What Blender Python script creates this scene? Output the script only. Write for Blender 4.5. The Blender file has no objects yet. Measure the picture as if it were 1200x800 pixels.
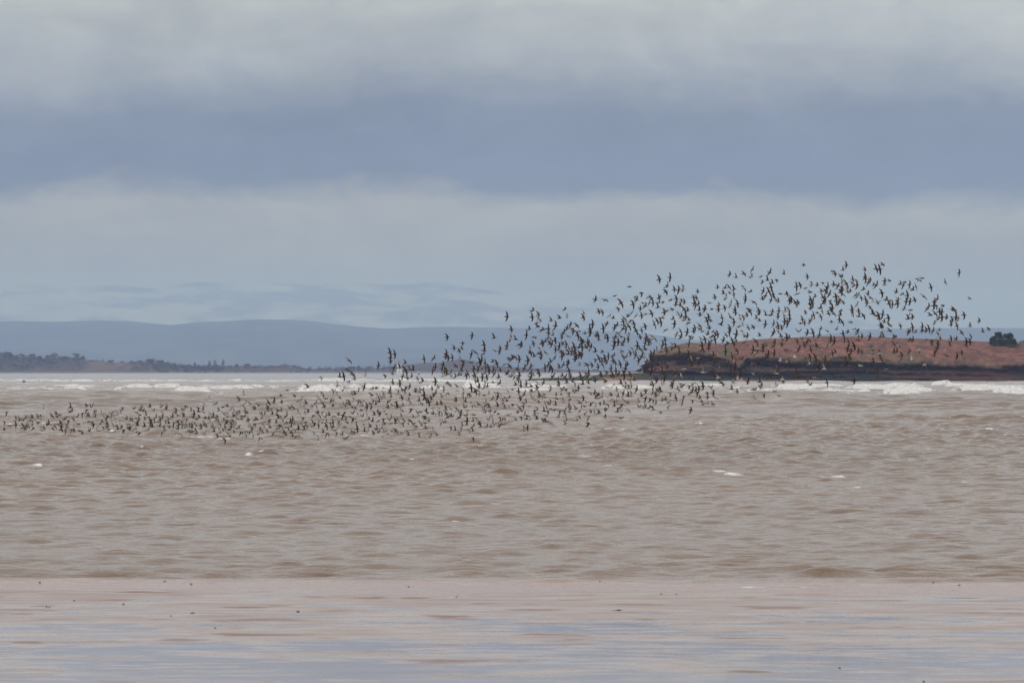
import bpy, bmesh, math, random
import numpy as np

R = math.radians
random.seed(7)
rng = np.random.default_rng(11)
scene = bpy.context.scene
col = scene.collection

# ------------------------------------------------------------------ camera
FPX, CX, HORIZON, CAM_H = 6200.0, 600.0, 434.0, 4.0      # 186 mm lens, eye 4 m above the water
cam_data = bpy.data.cameras.new('camera')
cam_data.sensor_width = 36.0
cam_data.lens = 36.0 * FPX / 1200.0
cam_data.shift_y = (HORIZON - 400.0) / 1200.0
cam_data.clip_start, cam_data.clip_end = 1.0, 200000.0
cam_data.dof.use_dof = True
cam_data.dof.focus_distance = 255.0
cam_data.dof.aperture_fstop = 7.1
cam = bpy.data.objects.new('camera', cam_data)
cam.location = (0, 0, CAM_H)
cam.rotation_euler = (R(90), 0, 0)
col.objects.link(cam)
scene.camera = cam

# ------------------------------------------------------------------ sun, sky, exposure
SUN_EL, SUN_AZ = 38.0, 215.0            # compass-like angle from +Y, clockwise: behind the viewer, from the left
sun_data = bpy.data.lights.new('sun', 'SUN')
sun_data.energy = 0.7
sun_data.angle = R(25)
sun_data.color = (1.0, 0.97, 0.93)
sun = bpy.data.objects.new('sun', sun_data)
sun.rotation_euler = (R(90 - SUN_EL), 0, R(180 - SUN_AZ))
col.objects.link(sun)

world = bpy.data.worlds.new('World')
scene.world = world
world.use_nodes = True
NT = world.node_tree
NT.nodes.clear()


class NB:
    """small helper for node trees"""
    def __init__(self, tree): self.t = tree
    def n(self, kind, **kw):
        nd = self.t.nodes.new(kind)
        for k, v in kw.items(): setattr(nd, k, v)
        return nd
    def lk(self, a, b): self.t.links.new(a, b)
    def math(self, op, a, b=None, clamp=False):
        nd = self.n('ShaderNodeMath', operation=op, use_clamp=clamp)
        for i, v in enumerate((a, b)):
            if v is None: continue
            if isinstance(v, (int, float)): nd.inputs[i].default_value = v
            else: self.lk(v, nd.inputs[i])
        return nd.outputs[0]
    def noise(self, vec, scale, detail=3.0, rough=0.5, dist=0.0):
        nd = self.n('ShaderNodeTexNoise')
        nd.inputs['Scale'].default_value = scale
        nd.inputs['Detail'].default_value = detail
        nd.inputs['Roughness'].default_value = rough
        nd.inputs['Distortion'].default_value = dist
        self.lk(vec, nd.inputs['Vector'])
        return nd.outputs['Fac']
    def mapping(self, vec, scale=(1, 1, 1), loc=(0, 0, 0), rot=(0, 0, 0)):
        nd = self.n('ShaderNodeMapping')
        nd.inputs['Scale'].default_value = scale
        nd.inputs['Location'].default_value = loc
        nd.inputs['Rotation'].default_value = rot
        self.lk(vec, nd.inputs['Vector'])
        return nd.outputs[0]
    def ramp(self, fac, stops, interp='LINEAR'):
        nd = self.n('ShaderNodeValToRGB')
        cr = nd.color_ramp
        cr.interpolation = interp
        while len(cr.elements) < len(stops): cr.elements.new(0.5)
        for e, (p, c) in zip(cr.elements, stops):
            e.position = p
            e.color = (c[0], c[1], c[2], 1) if isinstance(c, tuple) else (c, c, c, 1)
        self.lk(fac, nd.inputs[0])
        return nd.outputs[0]
    def mix(self, fac, a, b, kind='MIX'):
        nd = self.n('ShaderNodeMix', data_type='RGBA', blend_type=kind)
        for i, v in ((0, fac), (6, a), (7, b)):
            if isinstance(v, (int, float)): nd.inputs[i].default_value = v
            elif isinstance(v, tuple): nd.inputs[i].default_value = (*v[:3], 1)
            else: self.lk(v, nd.inputs[i])
        return nd.outputs[2]


b = NB(NT)
tc = b.n('ShaderNodeTexCoord').outputs['Generated']
sep = b.n('ShaderNodeSeparateXYZ'); b.lk(tc, sep.inputs[0])
el = b.math('MAXIMUM', sep.outputs['Z'], 0.0)
# warped elevation gives the cloud banks ragged, slanting edges
az = b.math('ARCTAN2', sep.outputs['X'], sep.outputs['Y'])
w0 = b.math('MULTIPLY', b.math('COSINE', b.math('MULTIPLY', az, 6.2832 / 0.19)), -0.0011)
w1 = b.math('SUBTRACT', b.noise(b.mapping(tc, (1, 1, 1.6), (3.1, 0.4, 0.2)), 24.0, 2.0, 0.45), 0.5)
w2 = b.math('SUBTRACT', b.noise(b.mapping(tc, (1, 1, 2.0), (7.7, 1.3, 0.9)), 75.0, 6.0, 0.62, 0.5), 0.5)
amp = b.math('ADD', b.math('MULTIPLY', el, 0.2), 0.004)
warp = b.math('ADD', b.math('MULTIPLY', w1, b.math('MULTIPLY', amp, 1.0)), b.math('MULTIPLY', w2, b.math('MULTIPLY', amp, 0.75)))
warp = b.math('ADD', warp, w0)
elw = b.math('MAXIMUM', b.math('ADD', el, warp), 0.0)
tpos = b.math('DIVIDE', elw, b.math('ADD', elw, 0.07))
SKY = [(0.0, (0.24, 0.21, 0.20)), (0.16, (0.24, 0.225, 0.225)), (0.265, (0.33, 0.325, 0.33)), (0.308, (0.385, 0.38, 0.38)),
       (0.336, (0.125, 0.155, 0.255)), (0.37, (0.13, 0.163, 0.268)), (0.41, (0.17, 0.203, 0.30)), (0.455, (0.38, 0.405, 0.46)),
       (0.50, (0.52, 0.535, 0.55)), (0.55, (0.70, 0.71, 0.725)), (0.62, (0.80, 0.81, 0.82)), (0.80, (0.88, 0.88, 0.89)), (1.0, (1.0, 1.0, 1.0))]
cloud = b.ramp(tpos, SKY)
# slow light and dark patches through the whole cover
pat = b.noise(b.mapping(tc, (1, 1, 5)), 5.0, 4.0, 0.55, 0.2)
cloud = b.mix(1.0, cloud, b.ramp(pat, [(0.25, 0.88), (0.75, 1.10)]), 'MULTIPLY')
wisp = b.noise(b.mapping(tc, (1, 1, 2.0), (1.7, 5.2, 0.3)), 38.0, 7.0, 0.60, 0.6)
cloud = b.mix(1.0, cloud, b.ramp(wisp, [(0.30, 0.86), (0.50, 1.0), (0.72, 1.17)]), 'MULTIPLY')
sky = b.n('ShaderNodeTexSky', sky_type='NISHITA', sun_disc=False)
sky.sun_elevation = R(SUN_EL)
sky.sun_rotation = R(SUN_AZ)
clear = b.mix(1.0, sky.outputs[0], (0.1, 0.1, 0.1), 'MULTIPLY')
full = b.mix(0.94, clear, cloud)
bg = b.n('ShaderNodeBackground')
b.lk(full, bg.inputs[0])
bg.inputs[1].default_value = 1.0
wo = b.n('ShaderNodeOutputWorld')
b.lk(bg.outputs[0], wo.inputs[0])

scene.view_settings.view_transform = 'Standard'
scene.view_settings.look = 'None'
scene.view_settings.gamma = 1.0
scene.view_settings.exposure = 0.0
scene.view_settings.use_curve_mapping = False
scene.cycles.use_denoising = True
scene.cycles.use_adaptive_sampling = False
scene.cycles.volume_bounces = 2
scene.cycles.max_bounces = 6


# ------------------------------------------------------------------ helpers
def X(px, d): return (px - CX) / FPX * d
def Z(py, d): return CAM_H + (HORIZON - py) / FPX * d

_tab = rng.random((256, 256))
def vnoise(x, y):
    x = np.asarray(x, float); y = np.asarray(y, float)
    xi = np.floor(x).astype(np.int64); yi = np.floor(y).astype(np.int64)
    fx = x - xi; fy = y - yi
    fx = fx * fx * (3 - 2 * fx); fy = fy * fy * (3 - 2 * fy)
    g = lambda i, j: _tab[(xi + i) & 255, (yi + j) & 255]
    return (g(0, 0) * (1 - fx) + g(1, 0) * fx) * (1 - fy) + (g(0, 1) * (1 - fx) + g(1, 1) * fx) * fy
def fbm(x, y, octaves=4, gain=0.5):
    s = 0; a = 1; t = 0
    for k in range(octaves):
        s = s + a * vnoise(np.asarray(x) * 2 ** k + 17.3 * k, np.asarray(y) * 2 ** k + 5.1 * k); t += a; a *= gain
    return s / t
def sstep(a, c, x):
    t = np.clip((x - a) / (c - a), 0, 1)
    return t * t * (3 - 2 * t)

def tag(o, label=None, cat=None, group=None, kind=None):
    if label: o['label'] = label
    if cat: o['category'] = cat
    if group: o['group'] = group
    if kind: o['kind'] = kind
    return o

def mesh_np(name, verts, quads, smooth=True, attrs=None):
    """fast mesh from numpy arrays; quads (n,4) or tris (n,3)"""
    me = bpy.data.meshes.new(name)
    verts = np.asarray(verts, np.float32); quads = np.asarray(quads, np.int32)
    n, k = quads.shape
    me.vertices.add(len(verts)); me.vertices.foreach_set('co', verts.ravel())
    me.loops.add(n * k); me.loops.foreach_set('vertex_index', quads.ravel())
    me.polygons.add(n)
    me.polygons.foreach_set('loop_start', np.arange(0, n * k, k, dtype=np.int32))
    me.polygons.foreach_set('use_smooth', np.full(n, smooth, bool))
    me.update(calc_edges=True)
    for an, arr in (attrs or {}).items():
        arr = np.asarray(arr, np.float32)
        if arr.ndim == 1:
            at = me.attributes.new(an, 'FLOAT', 'POINT'); at.data.foreach_set('value', arr)
        else:
            at = me.attributes.new(an, 'FLOAT_COLOR', 'POINT')
            at.data.foreach_set('color', np.c_[arr, np.ones(len(arr))].astype(np.float32).ravel())
    return me

def grid_quads(nr, nc, wrap=False):
    i = np.arange(nr - 1)[:, None]; j = np.arange(nc if wrap else nc - 1)[None, :]
    j2 = (j + 1) % nc
    q = np.stack([i * nc + j, i * nc + j2, (i + 1) * nc + j2, (i + 1) * nc + j], -1)
    return q.reshape(-1, 4)

def link(name, me, mat=None, parent=None, loc=None):
    o = bpy.data.objects.new(name, me)
    if mat: me.materials.append(mat)
    col.objects.link(o)
    if parent: o.parent = parent
    if loc is not None: o.location = loc
    return o

def empty(name, loc):
    o = bpy.data.objects.new(name, None); o.location = loc; col.objects.link(o); return o

def new_mat(name):
    m = bpy.data.materials.new(name); m.use_nodes = True
    t = m.node_tree; t.nodes.clear()
    nb = NB(t)
    out = nb.n('ShaderNodeOutputMaterial')
    p = nb.n('ShaderNodeBsdfPrincipled')
    nb.lk(p.outputs[0], out.inputs[0])
    return m, nb, p, out

def plain(name, color, rough=0.8, var=0.15, scale=3.0, spec=0.3, metallic=0.0):
    m, nb, p, out = new_mat(name)
    pos = nb.n('ShaderNodeTexCoord').outputs['Object']
    f = nb.noise(pos, scale, 3)
    c = nb.mix(1.0, color, nb.ramp(f, [(0.3, 1 - var), (0.7, 1 + var)]), 'MULTIPLY')
    nb.lk(c, p.inputs['Base Color'])
    p.inputs['Roughness'].default_value = rough
    p.inputs['Specular IOR Level'].default_value = spec
    p.inputs['Metallic'].default_value = metallic
    return m

def land_mat(name, attr='tint', scale=0.6, var=0.25, bump=0.3, bump_scale=1.0, rough=0.9):
    """ground whose colour is the painted land cover plus fine grain"""
    m, nb, p, out = new_mat(name)
    a = nb.n('ShaderNodeAttribute', attribute_name=attr).outputs['Color']
    pos = nb.n('ShaderNodeTexCoord').outputs['Object']
    f = nb.noise(pos, scale, 6, 0.6)
    c = nb.mix(1.0, a, nb.ramp(f, [(0.25, 1 - var), (0.75, 1 + var)]), 'MULTIPLY')
    nb.lk(c, p.inputs['Base Color'])
    p.inputs['Roughness'].default_value = rough
    p.inputs['Specular IOR Level'].default_value = 0.15
    bp = nb.n('ShaderNodeBump'); bp.inputs['Strength'].default_value = bump; bp.inputs['Distance'].default_value = bump_scale
    nb.lk(nb.noise(pos, scale * 1.7, 6, 0.65), bp.inputs['Height'])
    nb.lk(bp.outputs[0], p.inputs['Normal'])
    return m


# ------------------------------------------------------------------ wet sand flat (and sea bed): one sheet to the horizon
SHORE = 97.6
def sand_z(x, y):
    slope = np.where(y < SHORE + 25, (SHORE - y) * 0.0022, -0.055 - np.minimum((y - SHORE - 25) * 0.02, 2.4))
    und = (fbm(x * 0.10 + 3, y * 0.045, 3) - 0.5) * 0.018 + (fbm(x * 0.6, y * 0.25 + 9, 2) - 0.5) * 0.004
    return slope + und * (np.abs(y - 85) < 200)
yr = np.concatenate([np.array([-4000, -1500, -600, -250, -120, -60, -20, 0, 15, 28, 38]), np.arange(45, 126, 0.3),
                     np.array([130, 140, 160, 200, 300, 500, 1000, 3000, 8000, 20000, 45000])])
xr = np.concatenate([-np.geomspace(18000, 24, 16), np.arange(-18, 18.01, 0.3), np.geomspace(24, 18000, 16)])
gx, gy = np.meshgrid(xr, yr)
gz = sand_z(gx, gy)
me = mesh_np('wet_sand', np.stack([gx, gy, gz], -1).reshape(-1, 3), grid_quads(len(yr), len(xr)))
m, nb, p, out = new_mat('wet_sand')
pos = nb.n('ShaderNodeTexCoord').outputs['Object']
s1 = nb.noise(nb.mapping(pos, (0.16, 0.30, 1)), 1.0, 5, 0.55, 0.6)          # pools, metres across
s2 = nb.noise(nb.mapping(pos, (0.75, 2.0, 1), (4, 2, 0)), 1.0, 5, 0.62, 0.4)
s3 = nb.noise(nb.mapping(pos, (0.35, 1.2, 1), (9, 5, 0)), 1.0, 4, 0.6)
film = nb.math('ADD', nb.math('MULTIPLY', s1, 0.45), nb.math('MULTIPLY', s2, 0.55))
sy = nb.n('ShaderNodeSeparateXYZ'); nb.lk(pos, sy.inputs[0])
film = nb.math('ADD', film, nb.math('MULTIPLY', nb.math('SUBTRACT', 80.0, sy.outputs['Y']), 0.0045))      # wetter away from the water's edge
wet = nb.ramp(film, [(0.44, 0.0), (0.56, 1.0)])
sandc = nb.mix(nb.ramp(s3, [(0.35, 0.0), (0.65, 1.0)]), (0.23, 0.148, 0.12), (0.35, 0.27, 0.235))
bars = nb.ramp(nb.noise(nb.mapping(pos, (0.55, 0.8, 1), (2, 8, 0)), 1.0, 3, 0.5, 0.3), [(0.60, 0.0), (0.66, 1.0)])
sandc = nb.mix(nb.math('MULTIPLY', bars, 0.8), sandc, (0.20, 0.105, 0.08))
nb.lk(sandc, p.inputs['Base Color'])
rgh = nb.math('SUBTRACT', 0.40, nb.math('MULTIPLY', wet, 0.33))
rgh = nb.math('ADD', rgh, nb.math('MULTIPLY', bars, 0.2))
nb.lk(rgh, p.inputs['Roughness'])
p.inputs['IOR'].default_value = 1.33
p.inputs['Coat Weight'].default_value = 0.0
bp = nb.n('ShaderNodeBump'); bp.inputs['Distance'].default_value = 0.006
nb.lk(nb.math('SUBTRACT', 0.55, nb.math('MULTIPLY', wet, 0.4)), bp.inputs['Strength'])
nb.lk(nb.noise(nb.mapping(pos, (2.2, 4.0, 1)), 1.0, 4, 0.6), bp.inputs['Height'])
nb.lk(bp.outputs[0], p.inputs['Normal'])
tag(link('wet_sand', me, m), kind='structure')

# ------------------------------------------------------------------ the sea: one sheet, finer towards the viewer, waves in world space
rows = []
y = 93.0
while y < 2200:
    rows.append(y); y += 0.0009 * y if y < 450 else (0.0015 * y if y < 900 else 0.003 * y)
while y < 9000:
    rows.append(y); y += 0.012 * y
rows += [9000, 11000, 14000, 20000, 45000]
rows = np.array(rows)
NCOL = 350
u = np.linspace(-1, 1, NCOL)
outer = np.array([1.08, 1.3, 1.8, 3, 6, 14, 40])
half = 0.113 * rows + 7.0
uu = np.concatenate([-outer[::-1], u, outer])
gx = uu[None, :] * half[:, None]
gx[:, 0] = np.minimum(gx[:, 0], -18000); gx[:, -1] = np.maximum(gx[:, -1], 18000)
gy = np.repeat(rows[:, None], len(uu), 1)
dy = np.gradient(rows)[:, None]
dx = (half * 2 / NCOL)[:, None]
z = np.zeros_like(gx)
sx = np.zeros_like(gx)
env = 0.40 + 0.60 * sstep(98, 340, gy)                     # calmer inshore
gust = 0.65 + 0.7 * fbm(gx * 0.02, gy * 0.008, 3)
NW = 84
lam = np.geomspace(0.5, 11.0, NW) * (1 + 0.08 * rng.standard_normal(NW))
ang = 0.1 + rng.normal(0, 1, NW) * np.interp(lam, [0.6, 2.5, 11], [0.50, 0.42, 0.32])
pha = rng.random(NW) * 6.283
for l, a, ph in zip(lam, ang, pha):
    k = 2 * math.pi / l
    kx, ky = k * math.sin(a), k * math.cos(a)
    fade = 1 - sstep(0.22, 0.42, np.maximum(dy * math.cos(a), dx * abs(math.sin(a))) / l)
    if l > 4: shoal = 0.15 + 0.85 * sstep(105, 260, gy)
    else: shoal = 1.0
    if fade.max() <= 0: continue
    z += (0.034 / k) * (2.05 if l < 1.8 else (0.85 if l < 2.8 else (2.8 / l) ** 0.9 * (0.32 + 1.5 * sstep(260, 650, gy)))) * fade * shoal * np.sin(kx * gx + ky * gy + ph)
zs = z * env * gust
far = sstep(600, 1000, gy)
for l in (11, 13, 15.5, 18, 21, 25):                     # longer seas out towards the bar
    for _ in range(3):
        a = rng.normal(0.05, 0.30); k = 2 * math.pi / l
        zs += far * (0.022 / k) * (1 - sstep(0.22, 0.42, dy / l)) * np.sin(k * math.sin(a) * gx + k * math.cos(a) * gy + rng.random() * 6.283)
inshore = np.exp(-((gy - 104.5) / 6.0) ** 2) * (0.4 + 1.2 * fbm(gx * 0.15, gy * 0.2 + 31, 2))
for l in (0.9, 1.15, 1.4, 1.8, 2.3):                     # long low ripples running in to the edge
    for _ in range(2):
        a = rng.normal(0.0, 0.10); k = 2 * math.pi / l
        zs += inshore * 0.0075 * l * np.sin(k * math.sin(a) * gx + k * math.cos(a) * gy + rng.random() * 6.283)
zrms = 0.085
print('rms', z.std(), zs.std(), zs.max())
zs = zs + 0.35 * np.clip(zs, 0, 0.3) ** 2 / (zrms * 2)          # peaked crests
# foam: whitecaps on the highest crests in gusty patches
front = np.zeros_like(zs); front[1:] = (zs[1:] - zs[:-1]) / np.diff(rows)[:, None]     # rising away from viewer = face seen
patch = fbm(gx * 0.30 + 40, gy * 0.06 + 3, 2)
band = (rows > 200) & (rows < 620)
p1, p2 = np.percentile(zs[band], [96.8, 99.3])
foam = sstep(p1, p2, zs) * sstep(0.54, 0.70, patch) * (gy > 170) * (1 - sstep(360, 470, gy))
# the larger whitecaps nearer in: (x px, y px, width px)
for q, (px_, py_, w_) in enumerate([(153, 548, 22), (205, 549, 26), (290, 534, 18), (235, 513, 34), (262, 515, 20), (105, 512, 13), (40, 547, 16), (568, 539, 30), (690, 535, 26), (706, 547, 26), (755, 541, 24),
                      (668, 548, 20), (842, 553, 20), (862, 557, 24), (886, 553, 18), (1020, 545, 22), (975, 560, 30), (1000, 572, 24), (610, 540, 14), (410, 547, 20), (425, 512, 18), (480, 540, 14), (930, 507, 20), (1085, 528, 16), (735, 504, 16), (530, 612, 14), (1130, 566, 14), (350, 560, 12)]):
    d = CAM_H * FPX / (py_ - HORIZON)
    r0, r1 = np.searchsorted(rows, [d - 6, d + 6])
    xs = gx[r0:r1] - X(px_, d); ys = gy[r0:r1] - d - (fbm(gx[r0:r1] * 0.8 + q, gx[r0:r1] * 0 + q, 2) - 0.5) * 2.0
    hw = w_ * 0.65 * d / FPX
    lump = np.exp(-np.abs(xs / hw) ** 2.5) * np.where(ys < 0, np.exp(-(ys / 0.4) ** 2), np.exp(-(ys / 0.8) ** 2))
    rag = 0.4 + 1.2 * fbm(gx[r0:r1] * 2.2 + q * 7, gy[r0:r1] * 0.5, 3)
    zs[r0:r1] += lump * 0.05 * rag
    foam[r0:r1] = np.maximum(foam[r0:r1], np.clip(lump * 1.3 * rag - 0.42, 0, 0.52))
# breakers over the bar: (x0, x1, y px, height m, foam width behind m, seed)
BR = [(-80, 560, 447.2, 0.75, 12, 1), (-60, 130, 455.0, 0.55, 12, 2), (-60, 100, 459.2, 0.75, 10, 3), (60, 130, 453.0, 0.4, 10, 31),
      (60, 185, 458.6, 0.85, 12, 4), (130, 330, 455.6, 0.65, 14, 5), (175, 262, 461.5, 0.75, 8, 6), (235, 420, 457.0, 1.15, 16, 7), (225, 262, 454.0, 0.9, 12, 32),
      (310, 480, 460.5, 0.85, 12, 8), (390, 600, 456.8, 1.15, 18, 9), (300, 700, 448.3, 0.55, 14, 10), (470, 610, 460.2, 0.7, 12, 11),
      (560, 720, 455.4, 0.8, 16, 12), (590, 680, 459.5, 0.8, 12, 13), (690, 790, 457.2, 0.95, 16, 14), (700, 760, 461.0, 0.5, 8, 15),
      (770, 880, 457.6, 0.9, 20, 16), (800, 860, 453.8, 0.6, 12, 17), (865, 960, 460.5, 0.85, 18, 18), (880, 1010, 455.0, 0.75, 22, 19),
      (930, 1110, 460.6, 0.8, 18, 20), (1030, 1130, 453.6, 1.0, 18, 21), (1070, 1260, 459.8, 0.95, 20, 22), (1090, 1200, 455.6, 0.7, 20, 23),
      (850, 1000, 453.4, 0.7, 16, 41), (895, 990, 458.2, 1.0, 16, 42), (985, 1100, 456.2, 1.1, 16, 43), (1100, 1240, 457.4, 1.1, 18, 44), (1120, 1250, 461.6, 0.9, 14, 45), (855, 930, 462.2, 0.7, 10, 46), (1000, 1090, 462.6, 0.7, 10, 47), (1165, 1300, 451.8, 0.9, 14, 24), (1160, 1280, 463.4, 0.6, 12, 25), (960, 1060, 457.6, 0.6, 20, 26)]
bz = np.zeros_like(zs); bf = np.zeros_like(zs)
for x0, x1, py, h, wd, sd in BR:
    d = CAM_H * FPX / (py - HORIZON)
    r0, r1 = np.searchsorted(rows, [d - 130, d + 130])
    xs = gx[r0:r1]; ys = gy[r0:r1]
    a0, a1 = X(x0, d), X(x1, d)
    m_ = sstep(a0, a0 + 4, xs) * (1 - sstep(a1 - 4, a1, xs))
    line = d + (fbm(xs * 0.10 + sd * 9.1, xs * 0 + sd, 3) - 0.5) * 22
    hh = h * m_ * (0.45 + 0.9 * fbm(xs * 0.20 + sd * 3.7, xs * 0 + sd * 2.2, 3))
    v = ys - line                                       # behind the crest > 0
    prof = np.where(v < 0, np.exp(-(v / 3.2) ** 2), np.exp(-(v / 9.0) ** 2))
    brk = 0.34 + 0.66 * sstep(0.36, 0.58, fbm(xs * 0.22 + sd * 5.3, ys * 0.05 + sd, 3))
    if sd in (1, 10): brk = 0.5 + 0.5 * brk
    bz[r0:r1] = np.maximum(bz[r0:r1], hh * prof * (0.15 + 0.85 * sstep(0.35, 0.8, brk)))
    fo = m_ * brk * np.where(v < 0, 1 - sstep(3.0, 6.5, -v), 1 - sstep(wd * 0.3, wd, v))
    fo = fo * np.clip((0.62 if sd in (1, 10) else 0.40) + 1.2 * fbm(xs * 0.55 + sd, ys * 0.14 + sd * 2, 3), 0, 1)
    bf[r0:r1] = np.maximum(bf[r0:r1], fo)
zz = zs + bz * 1.12 * (0.55 + 0.9 * fbm(gx * 0.22 + 5, gy * 0.10, 4)) + bf * 0.3 * (fbm(gx * 0.5, gy * 0.16, 3) - 0.4)
foam = np.maximum(foam, bf)
# streaky foam left drifting around the surf zone
drift = sstep(0.60, 0.74, fbm(gx * 0.13 + 8, gy * 0.02 + 21, 4)) * sstep(700, 950, gy) * (1 - sstep(1500, 2400, gy))
foam = np.maximum(foam, 0.45 * drift)
# water's edge: thin film and a faint line of scum
edge = SHORE + 0.7 + (fbm(gx * 0.12, gx * 0 + 2, 3) - 0.5) * 3.8
thin = sstep(0, 4.5, gy - edge)
zz = zz * (0.12 + 0.88 * thin) + 0.004
foam = np.maximum(foam, 0.55 * np.exp(-((gy - edge) / 0.35) ** 2) * sstep(0.42, 0.62, fbm(gx * 0.25, gy * 0.3 + 50, 3)))
outside = (np.abs(uu) > 1)[None, :]
zz = np.where(outside, np.where(gy > 2500, 0, zz * 0.6), zz)
me = mesh_np('sea', np.stack([gx, gy, zz], -1).reshape(-1, 3), grid_quads(len(rows), len(uu)), attrs={'foam': foam.ravel(), 'thin': (1 - sstep(0.3, 4, gy - edge)).ravel()})
m, nb, p, out = new_mat('muddy_sea')
pos = nb.n('ShaderNodeTexCoord').outputs['Object']
fa = nb.n('ShaderNodeAttribute', attribute_name='foam').outputs['Fac']
fine = nb.noise(nb.mapping(pos, (0.6, 0.16, 2.6)), 1.0, 6, 0.68)
fine2 = nb.noise(nb.mapping(pos, (2.2, 1.2, 1)), 1.0, 4, 0.6)
lacy = nb.math('ADD', nb.math('MULTIPLY', fine, 0.7), nb.math('MULTIPLY', fine2, 0.3))
fm = nb.math('ADD', fa, nb.math('MULTIPLY', nb.math('SUBTRACT', lacy, 0.5), 2.3))
fm = nb.math('MULTIPLY', nb.ramp(fm, [(0.38, 0.0), (0.62, 1.0)]), nb.ramp(fa, [(0.02, 0.0), (0.2, 1.0)]))
silt = nb.noise(nb.mapping(pos, (0.02, 0.008, 1)), 1.0, 4, 0.55)
wc = nb.mix(nb.ramp(silt, [(0.3, 0.0), (0.7, 1.0)]), (0.152, 0.094, 0.058), (0.21, 0.138, 0.094))
wc = nb.mix(nb.n('ShaderNodeAttribute', attribute_name='thin').outputs['Fac'], wc, (0.38, 0.25, 0.20))      # sand showing through the shallows
c = nb.mix(fm, wc, nb.mix(nb.ramp(fine2, [(0.35, 0.0), (0.6, 1.0)]), (0.52, 0.49, 0.45), (0.76, 0.75, 0.73)))
nb.lk(c, p.inputs['Base Color'])
nb.lk(nb.math('ADD', nb.math('MULTIPLY', fm, 0.6), 0.12), p.inputs['Roughness'])
p.inputs['IOR'].default_value = 1.33
bp = nb.n('ShaderNodeBump'); bp.inputs['Strength'].default_value = 0.8; bp.inputs['Distance'].default_value = 0.18
rip = nb.math('ADD', nb.noise(nb.mapping(pos, (1.1, 2.2, 1)), 1.0, 5, 0.6, 0.3), nb.math('MULTIPLY', nb.noise(nb.mapping(pos, (5, 8, 1)), 1.0, 3, 0.6), 0.25))
nb.lk(rip, bp.inputs['Height'])
nb.lk(bp.outputs[0], p.inputs['Normal'])
sea = tag(link('sea', me, m), kind='structure')

def prof(pts):
    a = np.array(pts, float)
    return lambda q: np.interp(q, a[:, 0], a[:, 1])

# ------------------------------------------------------------------ distant land: ridges with real depth
def ridge(name, skyline, d_ridge, d_front, d_back, px0, px1, step_px, tint, mat, relief, base=-3.0, seed=0.0, nrow=26):
    px = np.arange(px0, px1 + 0.1, step_px)
    top = Z(skyline(px), d_ridge)
    xs = X(px, d_ridge)
    tf = np.linspace(0, 1, nrow)
    tb = np.linspace(0, 1, 9)[1:]
    P = []
    for t in tf:
        yy = d_front + (d_ridge - d_front) * t
        f = fbm(xs / relief * 0.5 + seed, np.full_like(xs, yy / relief * 0.5), 4) - 0.5
        g = t ** 0.8
        zz = base + (top - base) * g + f * (top - base) * 1.1 * math.sin(math.pi * min(t, 1)) ** 1.0 * 0.6
        zz = np.minimum(zz, CAM_H + (top - CAM_H) * yy / d_ridge - (1 - t) * 0.04 * (top - base)) if t < 1 else zz
        P.append(np.stack([xs, np.full_like(xs, yy), zz], -1))
    for t in tb:
        yy = d_ridge + (d_back - d_ridge) * t
        P.append(np.stack([xs, np.full_like(xs, yy), top + (base - top) * t ** 1.3], -1))
    P = np.array(P)
    V = P.reshape(-1, 3)
    me = mesh_np(name, V, grid_quads(P.shape[0], P.shape[1]), attrs={'tint': tint(V, base)})
    return tag(link(name, me, mat), kind='structure')

def extend(sk, l, r, amp, per, seed):
    """skyline that carries on beyond the picture edges"""
    def f(q):
        yv = sk(np.clip(q, l, r))
        out_ = np.clip(l - q, 0, None) + np.clip(q - r, 0, None)
        return yv + (fbm(q / per + seed, q * 0 + seed, 3) - 0.5) * amp * sstep(0, 150, out_)
    return f

hill_mat = land_mat('far_hill_cover', scale=0.004, var=0.3, bump=0.2, bump_scale=20)
snow_mat = land_mat('snowy_mountain_cover', scale=0.003, var=0.15, bump=0.3, bump_scale=30)
shore_mat = land_mat('far_shore_cover', scale=0.05, var=0.35, bump=0.4, bump_scale=3)

def tint_hill(V, base):
    n = fbm(V[:, 0] / 300, V[:, 1] / 420, 4)[:, None]
    fld = sstep(0.5, 0.62, fbm(V[:, 0] / 140 + 7, V[:, 1] / 260 + 3, 2))[:, None]
    c = np.array([0.022, 0.030, 0.030]) * (0.6 + 0.8 * n)
    return c * (1 - 0.6 * fld) + 0.6 * fld * np.array([0.06, 0.07, 0.05])
def tint_snow(V, base):
    n = fbm((V[:, 0] + 3 * V[:, 2]) / 330, (V[:, 2] - 0.10 * V[:, 0]) / 80 + V[:, 1] / 1500, 5, 0.58)
    s = sstep(0.44, 0.68, n + 0.12 * sstep(100, 420, V[:, 2]))[:, None]
    return np.array([0.14, 0.16, 0.195]) * (1 - s) + np.array([0.31, 0.32, 0.34]) * s
def tint_shore(V, base):
    q = CX + V[:, 0] / V[:, 1] * FPX
    n = fbm(V[:, 0] / 25, V[:, 1] / 60, 4)[:, None]
    c = np.array([0.055, 0.045, 0.038]) * (0.5 + n)
    def spot(a, c_, w): return np.exp(-((q - a) / w) ** 2)[:, None]
    dune = np.clip(spot(143, 0, 9) + 0.8 * spot(112, 0, 16) + 0.7 * spot(334, 0, 12) + 0.25 * spot(540, 0, 30) + 0.3 * spot(200, 0, 30), 0, 1)
    dune = dune * sstep(0.38, 0.62, fbm(V[:, 0] / 14 + 5, V[:, 2] / 5, 3))[:, None]
    c = c * (1 - dune) + dune * np.array([0.16, 0.10, 0.065])
    low = (1 - sstep(0.4, 3.0, V[:, 2]))[:, None]
    return c * (1 - low) + low * np.array([0.24, 0.17, 0.13])

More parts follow.
